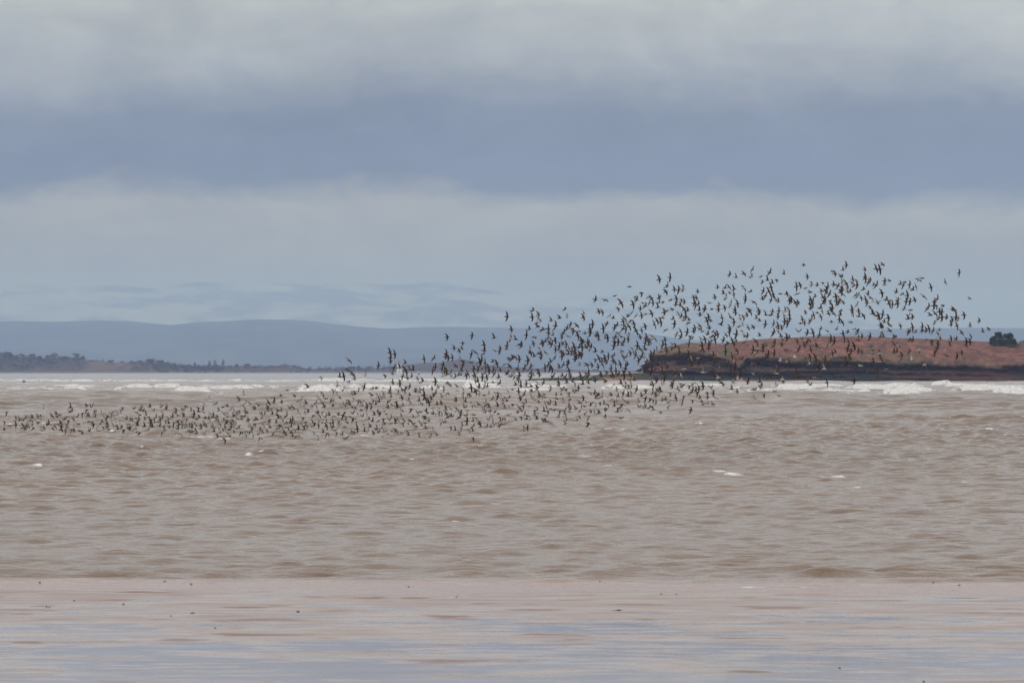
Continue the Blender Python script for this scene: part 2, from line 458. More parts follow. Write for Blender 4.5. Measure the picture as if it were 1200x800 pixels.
SK_SNOW = prof([(-600, 338), (-300, 330), (0, 334), (40, 330), (80, 337), (130, 332), (180, 338), (225, 331), (300, 330), (360, 334), (420, 331), (470, 334), (510, 330), (560, 338),
                (600, 345), (650, 349), (700, 348), (760, 344), (800, 347), (850, 350), (890, 362), (940, 371), (1000, 374), (1040, 379), (1100, 384), (1400, 388), (1900, 384)])
ridge('mountains', SK_SNOW, 36000, 32500, 38500, -600, 1900, 3, tint_snow, snow_mat, 900, seed=4.0, nrow=44)
SK_HILL = extend(prof([(-200, 379), (0, 377), (20, 376), (60, 377), (110, 375.5), (150, 376), (180, 379), (200, 380.5), (230, 377.5), (270, 375.8), (300, 374), (340, 374.6), (370, 376.5),
                (385, 379), (420, 382.5), (455, 385), (480, 383.8), (500, 383), (530, 382.6), (560, 383.3), (600, 384), (640, 384.5), (700, 387), (760, 391),
                (800, 397), (850, 402), (900, 400), (960, 392), (1020, 386), (1080, 384.5), (1140, 384), (1200, 384.5), (1400, 388)]), -200, 1400, 14, 90, 3.0)
ridge('hills', SK_HILL, 26000, 21500, 29500, -500, 1700, 2, tint_hill, hill_mat, 700, seed=1.0, nrow=34)
D_SH = 8000.0
SK_SHORE = extend(prof([(-150, 410), (0, 412.5), (12, 414.5), (20, 417), (32, 418), (42, 418.5), (50, 419.5), (62, 418), (75, 419.5), (90, 418), (96, 419.5), (104, 422), (110, 423),
                 (120, 422.5), (127, 424), (140, 425), (150, 424.5), (165, 423.5), (176, 422), (185, 423), (195, 425), (205, 427), (215, 429), (245, 429), (260, 429),
                 (290, 428), (310, 429.5), (325, 429), (335, 427), (345, 428.5), (352, 431), (365, 432), (400, 431.5), (412, 431), (432, 431.5), (440, 431.5), (450, 430),
                 (465, 428.4), (490, 425.8), (500, 424.6), (515, 425), (530, 421.8), (545, 421.2), (555, 423), (565, 427), (580, 428.2), (600, 430), (660, 433), (720, 434.2), (1300, 435)]), -150, 1300, 4, 40, 6.0)
ridge('far_shore', SK_SHORE, D_SH, D_SH - 340, D_SH + 500, -400, 1500, 1, tint_shore, shore_mat, 60, base=-1.0, seed=2.0, nrow=22)

# ------------------------------------------------------------------ islands with cliffs
def island(name, crest, cliff, px_tip, px_end, d_mid, half_w, cap_len, tint, mat, strata, col_step=0.45, seed=0.0, nc=30, nt=16):
    x_tip, x_end = X(px_tip, d_mid), X(px_end, d_mid)
    x_cap = x_tip + cap_len
    xf = np.arange(x_end, x_cap, -col_step)
    th = np.linspace(0, math.pi, 72)[1:-1]
    cap = np.stack([x_cap - cap_len * np.sin(th), d_mid - half_w * np.cos(th)], -1)
    front_ = np.stack([xf, np.full_like(xf, d_mid - half_w)], -1)
    back = np.stack([xf[::-6], np.full_like(xf[::-6], d_mid + half_w)], -1)
    O = np.concatenate([front_, cap, back])
    tan = np.gradient(O, axis=0); tan /= np.linalg.norm(tan, axis=1)[:, None] + 1e-9
    nrm = np.stack([tan[:, 1], -tan[:, 0]], -1)              # outwards
    nrm *= np.where(((O - np.array([(x_cap + x_end) / 2, d_mid])) * nrm).sum(1) < 0, -1, 1)[:, None]
    s_arc = np.concatenate([[0], np.cumsum(np.linalg.norm(np.diff(O, axis=0), axis=1))])
    O = O + nrm * ((fbm(s_arc / 22 + seed, s_arc * 0, 4) - 0.5) * 9.0 * min(1, half_w / 40))[:, None]
    pxo = CX + O[:, 0] / O[:, 1] * FPX
    zc = Z(cliff(pxo), O[:, 1]); zt = Z(crest(pxo), d_mid)
    zc = zc + (fbm(s_arc / 9 + seed * 3, s_arc * 0 + 2, 4) - 0.5) * 3.2 * np.clip(zc / 8, 0, 1) ** 2
    zc = np.minimum(zc, zt - 0.2)
    rings = []; part = []
    for k in range(nc + 1):
        f = k / nc
        zz = -0.6 + (zc + 0.6) * f
        off = strata(pxo, zz, zc) + (fbm(s_arc / 5 + seed, zz / 1.1 + 3, 4) - 0.5) * 4.0 * np.clip(zc / 8, 0.2, 1)
        rings.append(np.stack([O[:, 0] + nrm[:, 0] * off, O[:, 1] + nrm[:, 1] * off, zz], -1))
        part.append(np.full(len(O), f * 0.5))
    spine = np.stack([np.maximum(O[:, 0], x_cap - cap_len * 0.35), np.full(len(O), d_mid)], -1)
    for k in range(1, nt + 1):
        f = k / nt
        xy = np.stack([rings[nc][:, 0], rings[nc][:, 1]], -1) * (1 - f) + spine * f
        pz = Z(crest(CX + xy[:, 0] / xy[:, 1] * FPX), d_mid)
        zz = zc + (np.maximum(pz, zc) - zc) * (1 - (1 - f) ** 1.9) + (fbm(xy[:, 0] / 6, xy[:, 1] / 6 + seed, 4) - 0.5) * 0.7 * (1 - f)
        rings.append(np.stack([xy[:, 0], xy[:, 1], zz], -1)); part.append(np.full(len(O), 0.5 + f * 0.5))
    V = np.concatenate(rings); pr = np.concatenate(part)
    n = len(O)
    me = mesh_np(name, V, grid_quads(len(rings), n, True), attrs={'tint': tint(V, pr, np.tile(zc, len(rings)))})
    return tag(link(name, me, mat), kind='structure')

D_IS = 2026.0
crest_i = prof([(740, 444), (757, 420), (766, 414), (780, 406.5), (805, 401.5), (830, 402), (850, 402.8), (862, 400.5), (875, 398.5), (900, 396.5), (930, 395.5), (960, 394), (1000, 394.2),
                (1040, 395.5), (1100, 397.5), (1150, 400), (1190, 402), (1240, 403), (1300, 405), (1420, 412), (1500, 416)])
cliff_i = prof([(740, 440), (752, 420), (760, 416), (770, 414.5), (800, 413.5), (835, 414), (850, 417), (861, 426), (866, 430), (870, 426), (877, 421), (900, 420.5), (930, 420), (960, 421.5),
                (1000, 421.5), (1030, 424), (1050, 427.5), (1075, 426.5), (1100, 426), (1135, 427.5), (1160, 428.5), (1200, 427), (1260, 429), (1500, 431)])
def strata_i(px, zz, zc):
    f = np.clip((zz + 0.6) / (zc + 0.6), 0, 1)
    led = 1.5 * np.sin(zz * 2.1 + 0.6 * np.sin(px * 0.03)) * 0.5 + 0.7 * np.sign(np.sin(zz * 1.15 + 0.8 + px * 0.01))
    talus = (1 - sstep(0.0, 0.45, f)) * (3.5 + 9.0 * (1 - sstep(755, 800, px)))
    brow = 1.5 * sstep(0.80, 0.9, f) - 1.6 * sstep(0.55, 0.68, f) * (1 - sstep(0.78, 0.86, f))
    return led + talus + brow - 2.2 * f
def tint_i(V, pr, zc):
    px = CX + V[:, 0] / V[:, 1] * FPX
    py = HORIZON - (V[:, 2] - CAM_H) / V[:, 1] * FPX
    x, yv, zv = V.T
    n = fbm(x / 4, (zv * 2.2 + yv) / 4, 5)[:, None]
    n2 = fbm(x / 15 + 9, (zv * 1.5 + yv) / 9, 4)[:, None]
    n3 = fbm(x / 26 + 3, zv / 1.6 + 1, 4)[:, None]
    dark = np.array([0.026, 0.014, 0.009]); brown = np.array([0.092, 0.047, 0.032]); tan_ = np.array([0.20, 0.145, 0.12])
    rock = dark + (brown - dark) * sstep(0.42, 0.62, n3)
    wob = (fbm(x / 14, x * 0 + 4, 3) - 0.5) * 1.6
    h = (zv + wob)
    layer = (np.exp(-((h - 6.4) / 0.9) ** 2) * (1 - sstep(845, 860, px)) + 0.40 * np.exp(-((h - 4.3) / 0.7) ** 2)) * sstep(0.3, 0.6, n[:, 0])
    rock = rock * (1 - layer[:, None]) + tan_ * layer[:, None]
    red = ((1 - sstep(768, 782, px)) * sstep(1.0, 2.0, zv) * (1 - sstep(5.5, 7.5, zv)))[:, None] * 0.8
    rock = rock * (1 - red) + red * np.array([0.19, 0.075, 0.06]) * (0.6 + 0.8 * n)
    alg = ((1 - sstep(1.6, 3.4, zv + wob)) * sstep(0.35, 0.6, n2[:, 0]))[:, None]
    rock = rock * (1 - alg) + alg * np.array([0.040, 0.050, 0.040])
    grass_face = (sstep(0.5, 0.66, n2[:, 0]) * sstep(0.30, 0.48, pr))[:, None] * 0.7
    rock = rock * (1 - grass_face) + grass_face * np.array([0.085, 0.075, 0.04])
    brac = np.array([0.215, 0.096, 0.069]) * (0.4 + 1.2 * n)
    tus = (sstep(0.54, 0.68, fbm(x / 2.4 + 31, (zv * 3.0 + yv) / 3.5, 3)))[:, None] * 0.55
    brac = brac * (1 - tus) + tus * np.array([0.085, 0.050, 0.034])
    grs = np.array([0.13, 0.10, 0.055]) * (0.7 + 0.6 * n)
    ge = np.clip((1 - sstep(0.50, 0.58, pr + (n[:, 0] - 0.5) * 0.1)) * 0.8 + 0.5 * sstep(0.56, 0.7, n2[:, 0]) + 0.6 * (1 - sstep(775, 845, px)), 0, 1)[:, None]
    topc = brac * (1 - ge) + grs * ge
    rim = (sstep(0.90, 0.97, pr) * sstep(0.35, 0.6, fbm(x / 20, x * 0 + 8, 2)))[:, None] * 0.75
    topc = topc * (1 - rim) + rim * np.array([0.075, 0.055, 0.038])
    green = np.exp(-((px - 851) / 7) ** 2 - ((py - 412) / 5) ** 2)[:, None]
    topc = topc * (1 - green) + green * np.array([0.085, 0.105, 0.04])
    t = sstep(0.46, 0.53, pr + (n[:, 0] - 0.5) * 0.16)[:, None]
    c = rock * (1 - t) + topc * t
    gul = (np.exp(-((px - 866 - (py - 440) * 0.5) / 3) ** 2) * (1 - sstep(1.6, 3.0, zv)))[:, None]
    foot = ((1 - sstep(0.2, 0.55, zv)) * (sstep(862, 868, px)) * (1 - sstep(950, 980, px)))[:, None] * 0.8
    g2 = np.clip(gul + foot, 0, 1)
    return c * (1 - g2) + g2 * np.array([0.36, 0.20, 0.16])
isl_mat = land_mat('island_rock_and_bracken', scale=0.7, var=0.55, bump=0.9, bump_scale=0.7)
island('island', crest_i, cliff_i, 748, 1500, D_IS, 42, 14, tint_i, isl_mat, strata_i, seed=2.0)

# low green spit trailing off the island's seaward tip
crest_s = prof([(600, 447.5), (612, 446), (622, 443.8), (640, 442.6), (668, 442.2), (690, 439.8), (710, 438.2), (740, 437.2), (775, 436), (830, 438)])
cliff_s = prof([(600, 447.6), (612, 446.6), (640, 445.2), (690, 444.4), (745, 443.5), (830, 442)])
def strata_s(px, zz, zc):
    return 2.5 * (1 - sstep(-0.4, 0.5, zz)) * (1 + 2 * sstep(695, 712, px))
def tint_s(V, pr, zc):
    px = CX + V[:, 0] / V[:, 1] * FPX
    n = fbm(V[:, 0] / 4, V[:, 1] / 6 + V[:, 2], 4)[:, None]
    g = np.array([0.055, 0.062, 0.034]) * (0.5 + n)
    r = np.array([0.050, 0.048, 0.042]) * (0.6 + 0.8 * n)
    t = sstep(0.42, 0.55, pr)[:, None]
    c = r * (1 - t) + g * t
    snd = (sstep(697, 712, px) * (1 - sstep(738, 750, px)) * (1 - sstep(0.52, 0.60, pr)))[:, None]
    return c * (1 - snd) + snd * np.array([0.36, 0.20, 0.155])
island('spit', crest_s, cliff_s, 606, 800, D_IS - 18, 16, 8, tint_s, isl_mat, strata_s, seed=7.0, nc=8, nt=8)

# sandbank awash between the breakers
px = np.linspace(74, 150, 60); dS = 1905.0
xs = X(px, dS)
hgt = 0.62 * np.sin(np.linspace(0, math.pi, 60)) ** 0.7 * (0.35 + 0.9 * fbm(xs / 4, xs * 0, 3)) * np.exp(-((px - 92) / 34) ** 2) + 0.12
V = []
for t in np.linspace(-1, 1, 11):
    V.append(np.stack([xs, dS + 5 * t + xs * 0, (hgt + 0.4) * (1 - t * t) - 0.4 + 0.22], -1))
V = np.array(V)
me = mesh_np('sandbank', V.reshape(-1, 3), grid_quads(11, 60))
tag(link('sandbank', me, plain('red_sand', (0.16, 0.085, 0.062), 0.7)), kind='structure')

# ------------------------------------------------------------------ vegetation
def leaf_mat(name, ca, cb):
    m, nb, p, out = new_mat(name)
    pos = nb.n('ShaderNodeTexCoord').outputs['Object']
    nb.lk(nb.mix(nb.noise(pos, 1.1, 4, 0.6), ca, cb), p.inputs['Base Color'])
    p.inputs['Roughness'].default_value = 0.7
    p.inputs['Specular IOR Level'].default_value = 0.2
    return m
bark = plain('bark', (0.055, 0.042, 0.032))
bush_leaf = leaf_mat('dark_bush_leaves', (0.028, 0.038, 0.022), (0.070, 0.082, 0.045))
twig_brown = leaf_mat('brown_scrub_twigs', (0.055, 0.035, 0.028), (0.10, 0.065, 0.045))
wood_leaf = leaf_mat('winter_wood_twigs', (0.022, 0.020, 0.017), (0.050, 0.042, 0.034))

def leaf_mesh(name, blobs, per, size, r):
    """many small leaf faces filling a set of ellipsoid clumps"""
    P = []
    for (cx, cy, cz, rx, ry, rz) in blobs:
        v = r.normal(size=(per, 3)); v /= np.linalg.norm(v, axis=1)[:, None]
        rad = r.random(per) ** 0.33 * (0.8 + 0.35 * r.random(per))
        P.append(np.array([cx, cy, cz]) + v * rad[:, None] * np.array([rx, ry, rz]))
    P = np.concatenate(P)
    n = len(P)
    a = r.normal(size=(n, 3)); a /= np.linalg.norm(a, axis=1)[:, None]
    c = r.normal(size=(n, 3)); c -= (a * c).sum(1)[:, None] * a; c /= np.linalg.norm(c, axis=1)[:, None]
    s = size * (0.6 + 0.8 * r.random(n))[:, None]
    V = np.stack([P - a * s - c * s * 0.5, P + a * s - c * s * 0.5, P + a * s * 0.7 + c * s * 0.6, P - a * s * 0.7 + c * s * 0.6], 1)
    return mesh_np(name, V.reshape(-1, 3), np.arange(n * 4).reshape(-1, 4), smooth=False)

def limb_mesh(name, segs, sides=6):
    V = []; F = []
    for (a, c, ra, rb) in segs:
        a = np.array(a, float); c = np.array(c, float); d = c - a; d /= np.linalg.norm(d)
        s = np.cross(d, [0.3, 0.9, 0.2]); s /= np.linalg.norm(s); t = np.cross(d, s)
        o = len(V)
        for pnt, rr in ((a, ra), (c, rb)):
            for k in range(sides):
                an = 2 * math.pi * k / sides
                V.append(pnt + rr * (math.cos(an) * s + math.sin(an) * t))
        for k in range(sides):
            F.append((o + k, o + (k + 1) % sides, o + sides + (k + 1) % sides, o + sides + k))
    return mesh_np(name, np.array(V), np.array(F))

def plant(name, loc, blobs, per, size, lm, trunk_h, trunk_r, label, cat, group=None, seed=1):
    r = np.random.default_rng(seed)
    t = empty(name, loc)
    if name == 'bush':                                  # ragged outer sprays
        hb = max(q[2] + q[5] for q in blobs)
        for (cx, cy, cz, rx, ry, rz) in list(blobs)[:8]:
            for _ in range(3):
                an = r.uniform(-0.3, math.pi + 0.3)
                blobs = blobs + [(cx + rx * math.cos(an), cy, min(cz + rz * math.sin(an), hb), 0.32 + 0.3 * r.random(), 0.5, 0.28 + 0.25 * r.random())]
    if name == 'bush': per = int(per * 0.36)
    link('crown', leaf_mesh('crown', blobs, per, size, r), lm, t)
    segs = [((0, 0, -0.4), (0, 0, trunk_h), trunk_r, trunk_r * 0.7)]
    for (cx, cy, cz, rx, ry, rz) in blobs[:10]:
        segs.append(((0, 0, trunk_h * (0.5 + 0.5 * r.random())), (cx * 0.8, cy * 0.8, cz), trunk_r * 0.55, trunk_r * 0.15))
    link('trunk', limb_mesh('trunk', segs), bark, t)
    return tag(t, label, cat, group)

def sc_blobs(items): return [tuple(v) for v in items]
d = D_IS
k = d / FPX
plant('bush', (X(1169, d), d - 14, Z(406.0, d)), [(-2.0, 0, 2.2, 1.7, 1.8, 1.9), (-0.6, .4, 3.1, 1.7, 1.7, 1.9), (0.9, -.3, 2.6, 1.5, 1.7, 1.9), (-2.6, .5, 1.2, 1.4, 1.6, 1.2), (1.0, .2, 1.2, 1.6, 1.7, 1.2), (-0.8, -.8, 1.1, 1.8, 1.6, 1.2), (-1.4, 0, 4.3, 0.9, 0.9, 0.8), (-3.5, 0, 1.9, 0.8, 0.9, 0.7), (-3.1, 0, 3.1, 0.7, 0.9, 0.7)],
      900, 0.17, bush_leaf, 1.6, 0.16, 'dense dark green rounded bush standing on the island crest', 'bush', seed=5)
plant('bush', (X(1178.5, d), d - 13, Z(405.8, d)), [(0.3, 0, 2.8, 1.3, 1.6, 1.8), (1.0, .3, 2.0, 1.4, 1.5, 1.6), (-0.5, .2, 3.8, 1.2, 1.2, 1.1), (0.9, -.4, 3.6, 1.0, 1.1, 1.2), (1.7, 0, 1.3, 1.0, 1.3, 1.2), (0, -.5, 1.2, 1.6, 1.4, 1.2)],
      700, 0.17, bush_leaf, 1.5, 0.14, 'smaller dark bush leaning against the big rounded bush on the island', 'bush', seed=6)
plant('scrub', (X(1183, d), d - 18, Z(408.0, d)), [(0, 0, .7, 2.2, 1.3, 1.2), (1.3, .2, 0.9, 1.2, 1.2, 1.4), (-1.3, .1, .6, 1.3, 1.1, 0.9)],
      160, 0.13, twig_brown, 0.6, 0.06, 'low brown scrub in front of the bushes on the island', 'scrub', seed=8)
plant('scrub', (X(1204, d), d - 4, Z(403.5, d)), [(-2, 0, .7, 2.2, 1.3, 0.9), (1.3, .2, 0.8, 2.6, 1.2, 1.0), (4.5, .1, .8, 2.3, 1.1, 1.0)],
      200, 0.14, twig_brown, 0.5, 0.06, 'long low brown scrub patch beyond the bushes along the island crest', 'scrub', seed=9)

# trees one can tell apart on the skyline of the far shore (px, top y, base y, half width px, tall?)
TR = [(-4, 409, 415, 5, 0), (10, 411.5, 417, 5, 0), (26, 413.6, 419, 4, 0), (37.5, 413.8, 420, 4.5, 0), (47, 416.5, 421, 3.5, 0), (56, 415.4, 421, 4, 0), (63.5, 413.0, 421, 5, 0),
      (76, 417, 422, 4, 0), (89.5, 412.8, 421, 5, 0), (97, 417, 422, 4, 0), (130, 421.3, 426, 4, 0), (176, 419.8, 425, 6, 0), (188, 421, 427, 5, 0), (228, 425.2, 430, 2.2, 1),
      (245.5, 423, 430, 2.8, 1), (252, 421.8, 430, 3, 1), (261.5, 421.6, 430, 2.8, 1), (278, 426, 431, 4, 0), (290, 425.4, 431, 4, 0), (412, 428.7, 433, 4, 0), (420.5, 428.0, 433, 3, 0), (432, 429.2, 433, 4, 0)]
for i, (px_, ty, by, hw, tall) in enumerate(TR):
    d = D_SH - 20
    kx = d / FPX
    H = (by - ty) * kx; W = hw * kx
    r = np.random.default_rng(50 + i)
    bl = []
    if tall:
        for q in np.linspace(0.25, 0.95, 6): bl.append((r.normal(0, .1 * W), r.normal(0, .2 * W), H * q, W * (1.0 - 0.5 * q), W * (1 - .5 * q), H * 0.11))
    else:
        for q in range(11):
            an = r.random() * 6.28; rr = r.random() ** 0.5 * 0.75
            bl.append((W * rr * math.cos(an), W * rr * math.sin(an), H * (0.45 + 0.42 * r.random() * (1.1 - 0.5 * rr)), W * (0.28 + 0.2 * r.random()), W * 0.35, H * (0.12 + 0.09 * r.random())))
    lab = ('thin upright tree rising above the low far shore' if tall else
           ('small rounded tree on the far shore beside the lighthouse' if px_ > 400 else 'rounded bare-twigged tree on the wooded ridge of the far shore'))
    plant('slender_tree' if tall else 'tree', (X(px_, d), d, Z(by, d)), bl, 46, 0.42, wood_leaf, H * 0.5, 0.22, lab, 'tree', 'trees on the far shore skyline', seed=80 + i)
# the rest of the wood on that ridge reads as one mass
r = np.random.default_rng(3)
bl = []
for px_ in np.arange(-160, 470, 0.9):
    for rep in range(2):
        if px_ > 262 and r.random() < 0.72: continue
        t = r.random() ** 0.7
        d = D_SH - 300 + 290 * t
        py = SK_SHORE(np.array([px_]))[0]
        zt = max(0.5, Z(py, D_SH) * (t ** 0.8) * 0.97)
        if abs(px_ - 125) < 26 and t < 0.9: continue
        bl.append((X(px_ + r.normal(0, 1), d), d, zt + 1.2, 2.4 + 1.6 * r.random(), 3, 1.6 + 1.8 * r.random()))
me = leaf_mesh('woodland', bl, 34, 0.55, r)
tag(link('woodland', me, wood_leaf), 'brown grey winter woodland covering the far shore ridge', 'woodland', kind='stuff')

# ------------------------------------------------------------------ lathe helper, lighthouse, buoy
def lathe(name, prof_pts, seg=20, cap=True):
    V = []; F = []
    for (rr, zz) in prof_pts:
        for s in range(seg):
            a = 2 * math.pi * s / seg
            V.append((rr * math.cos(a), rr * math.sin(a), zz))
    me = bpy.data.meshes.new(name)
    F = [tuple(q) for q in grid_quads(len(prof_pts), seg, True)]
    if cap:
        F.append(tuple(range(seg))[::-1]); n = (len(prof_pts) - 1) * seg; F.append(tuple(range(n, n + seg)))
    me.from_pydata(V, [], F); me.update()
    return me
white_paint = plain('weathered_white_paint', (0.74, 0.72, 0.70), 0.6, 0.08, 0.4)
red_paint = plain('faded_red_paint', (0.55, 0.09, 0.08), 0.5, 0.1, 0.8)
dark_metal = plain('dark_metal', (0.06, 0.06, 0.065), 0.5)
glass = plain('lantern_glass', (0.22, 0.25, 0.28), 0.1, 0.05, 1, 0.6)
d = 7620.0
kx = d / FPX
base_z = Z(437.0, d)
lh = empty('lighthouse', (X(468, d), d, base_z))
tag(lh, 'white tapered lighthouse with a red lantern top on the far shore', 'lighthouse')
HT = 10.6 * kx
link('tower', lathe('tower', [(4.4, -1.5), (4.4, 0), (4.1, 1.2), (3.6, HT * .45), (3.2, HT * .8), (3.0, HT)]), white_paint, lh)
link('gallery', lathe('gallery', [(3.0, HT + .003), (3.9, HT + .35), (3.9, HT + .65), (2.4, HT + .66)]), white_paint, lh)
ln = link('lantern', lathe('lantern', [(2.0, HT + .663), (2.0, HT + 3.1)], 12), glass, lh)
for s in range(8):
    a = s * math.pi / 4
    mb = limb_mesh('glazing_bar', [((2.02 * math.cos(a), 2.02 * math.sin(a), HT + .66), (2.02 * math.cos(a), 2.02 * math.sin(a), HT + 3.1), .09, .09)], 4)
    link('glazing_bar', mb, red_paint, ln)
rf = link('roof', lathe('roof', [(2.35, HT + 3.1), (2.3, HT + 3.45), (1.9, HT + 4.2), (1.2, HT + 4.9), (0.3, HT + 5.2), (0.18, HT + 5.9)]), red_paint, lh)
rl = link('railing', limb_mesh('railing', [((3.8 * math.cos(s * math.pi / 8), 3.8 * math.sin(s * math.pi / 8), HT + .6), (3.8 * math.cos(s * math.pi / 8), 3.8 * math.sin(s * math.pi / 8), HT + 1.7), .05, .05) for s in range(16)] +
     [((3.8 * math.cos(s * math.pi / 8), 3.8 * math.sin(s * math.pi / 8), HT + 1.7), (3.8 * math.cos((s + 1) * math.pi / 8), 3.8 * math.sin((s + 1) * math.pi / 8), HT + 1.7), .05, .05) for s in range(16)], 4), red_paint, lh)
def box_mesh(name, sx, sy, sz):
    bm = bmesh.new(); bmesh.ops.create_cube(bm, size=1)
    for v in bm.verts: v.co.x *= sx; v.co.y *= sy; v.co.z *= sz
    me = bpy.data.meshes.new(name); bm.to_mesh(me); bm.free(); return me
for hz in (0.36, 0.68):
    link('window', box_mesh('window', 0.8, 0.35, 1.2), dark_metal, lh, (0.4, -(4.4 - 1.45 * hz) + 0.02, HT * hz))
link('door', box_mesh('door', 1.2, 0.3, 2.2), dark_metal, lh, (-0.5, -4.12, 1.9))

d = 1650.0
bu = empty('buoy', (X(28, d), d, 0.32))
tag(bu, 'small dark buoy riding low in the surf beside the sandbank', 'buoy')
link('float', lathe('float', [(0.30, -.25), (0.48, -.05), (0.50, .15), (0.40, .38), (0.16, .52), (0.10, .66)], 14), dark_metal, bu)
link('ring', lathe('ring', [(0.07, .66), (0.12, .70), (0.12, .80), (0.05, .84)], 8), dark_metal, bu)

# ------------------------------------------------------------------ scraps lying on the sand: (px, py, length px, height px, kind)
weed = plain('wet_weed', (0.020, 0.018, 0.014), 0.35, 0.3, 40, 0.5)
stone = plain('dark_stone', (0.050, 0.045, 0.042), 0.5, 0.3, 25, 0.4)
shell = plain('pale_shell', (0.55, 0.50, 0.43), 0.5, 0.1, 40, 0.4)
SC = [(225.5, 717.6, 8, 2.2, 'weed'), (349, 716, 6, 3.0, 'stone'), (46.7, 682, 4, 2.2, 'stone'), (193.3, 680.8, 5, 1.8, 'stone'), (224, 683.6, 4, 1.8, 'stone'), (86.7, 703.2, 4, 2.0, 'stone'),
      (54.6, 710.6, 2.6, 2.4, 'stone'), (57.8, 710.8, 2.6, 2.4, 'stone'), (144.7, 707.2, 4, 2.6, 'stone'), (200.7, 721, 3, 2.0, 'stone'), (252, 735, 4, 2.0, 'weed'), (377.7, 791.7, 4, 2.6, 'shell'),
      (725.5, 714.2, 9, 2.6, 'weed'), (721, 714.8, 12, 1.0, 'weed'), (775, 695.4, 3.4, 2.2, 'stone'), (792.5, 695.4, 4, 1.6, 'stone'), (1093.7, 682, 4, 2, 'stone'), (1124, 684.6, 5, 1.4, 'weed'),
      (1009.6, 696, 5, 2.0, 'shell'), (984, 781.7, 4, 2.6, 'stone'), (1082.5, 797.6, 4, 3.0, 'stone'), (546.7, 681.7, 3, 2.2, 'stone'), (563.5, 681.7, 3, 2.2, 'stone'), (478.7, 686.9, 3.4, 2, 'stone'),
      (703, 680.3, 3.4, 2.2, 'stone'), (535, 698.5, 3, 2.2, 'stone'), (529, 672.9, 5, 2.2, 'shell'), (810, 781, 4, 3, 'shell')]
LAB = {'weed': 'flat dark scrap of seaweed washed up on the wet sand', 'stone': 'small dark stone lying on the wet sand', 'shell': 'small pale shell lying on the wet sand'}
for i, (px_, py_, ln_, ht_, kd) in enumerate(SC):
    ln_ *= 0.66; ht_ *= 0.6
    d = CAM_H * FPX / (py_ - HORIZON)
    for _ in range(3):
        zg = float(sand_z(np.array([X(px_, d)]), np.array([d]))[0])
        zg = max(zg, 0.004)
        d = (CAM_H - zg) * FPX / (py_ + ht_ * 0.5 - HORIZON)
    kx = d / FPX
    bm = bmesh.new(); bmesh.ops.create_icosphere(bm, subdivisions=2, radius=0.5)
    rr = random.Random(i)
    for v in bm.verts:
        f = 1 + rr.uniform(-0.22, 0.22)
        v.co.x *= ln_ * kx * f; v.co.y *= ln_ * kx * 0.8 * f; v.co.z *= ht_ * kx * 1.2 * f
    me = bpy.data.meshes.new(kd); bm.to_mesh(me); bm.free()
    nm = {'weed': 'seaweed_scrap', 'stone': 'stone', 'shell': 'shell'}[kd]
    o = link(nm, me, {'weed': weed, 'stone': stone, 'shell': shell}[kd], None, (X(px_, d), d, zg + ht_ * kx * 0.35))
    tag(o, LAB[kd], nm.split('_')[0], {'weed': 'seaweed scraps on the sand', 'stone': 'stones on the sand', 'shell': 'shells on the sand'}[kd])

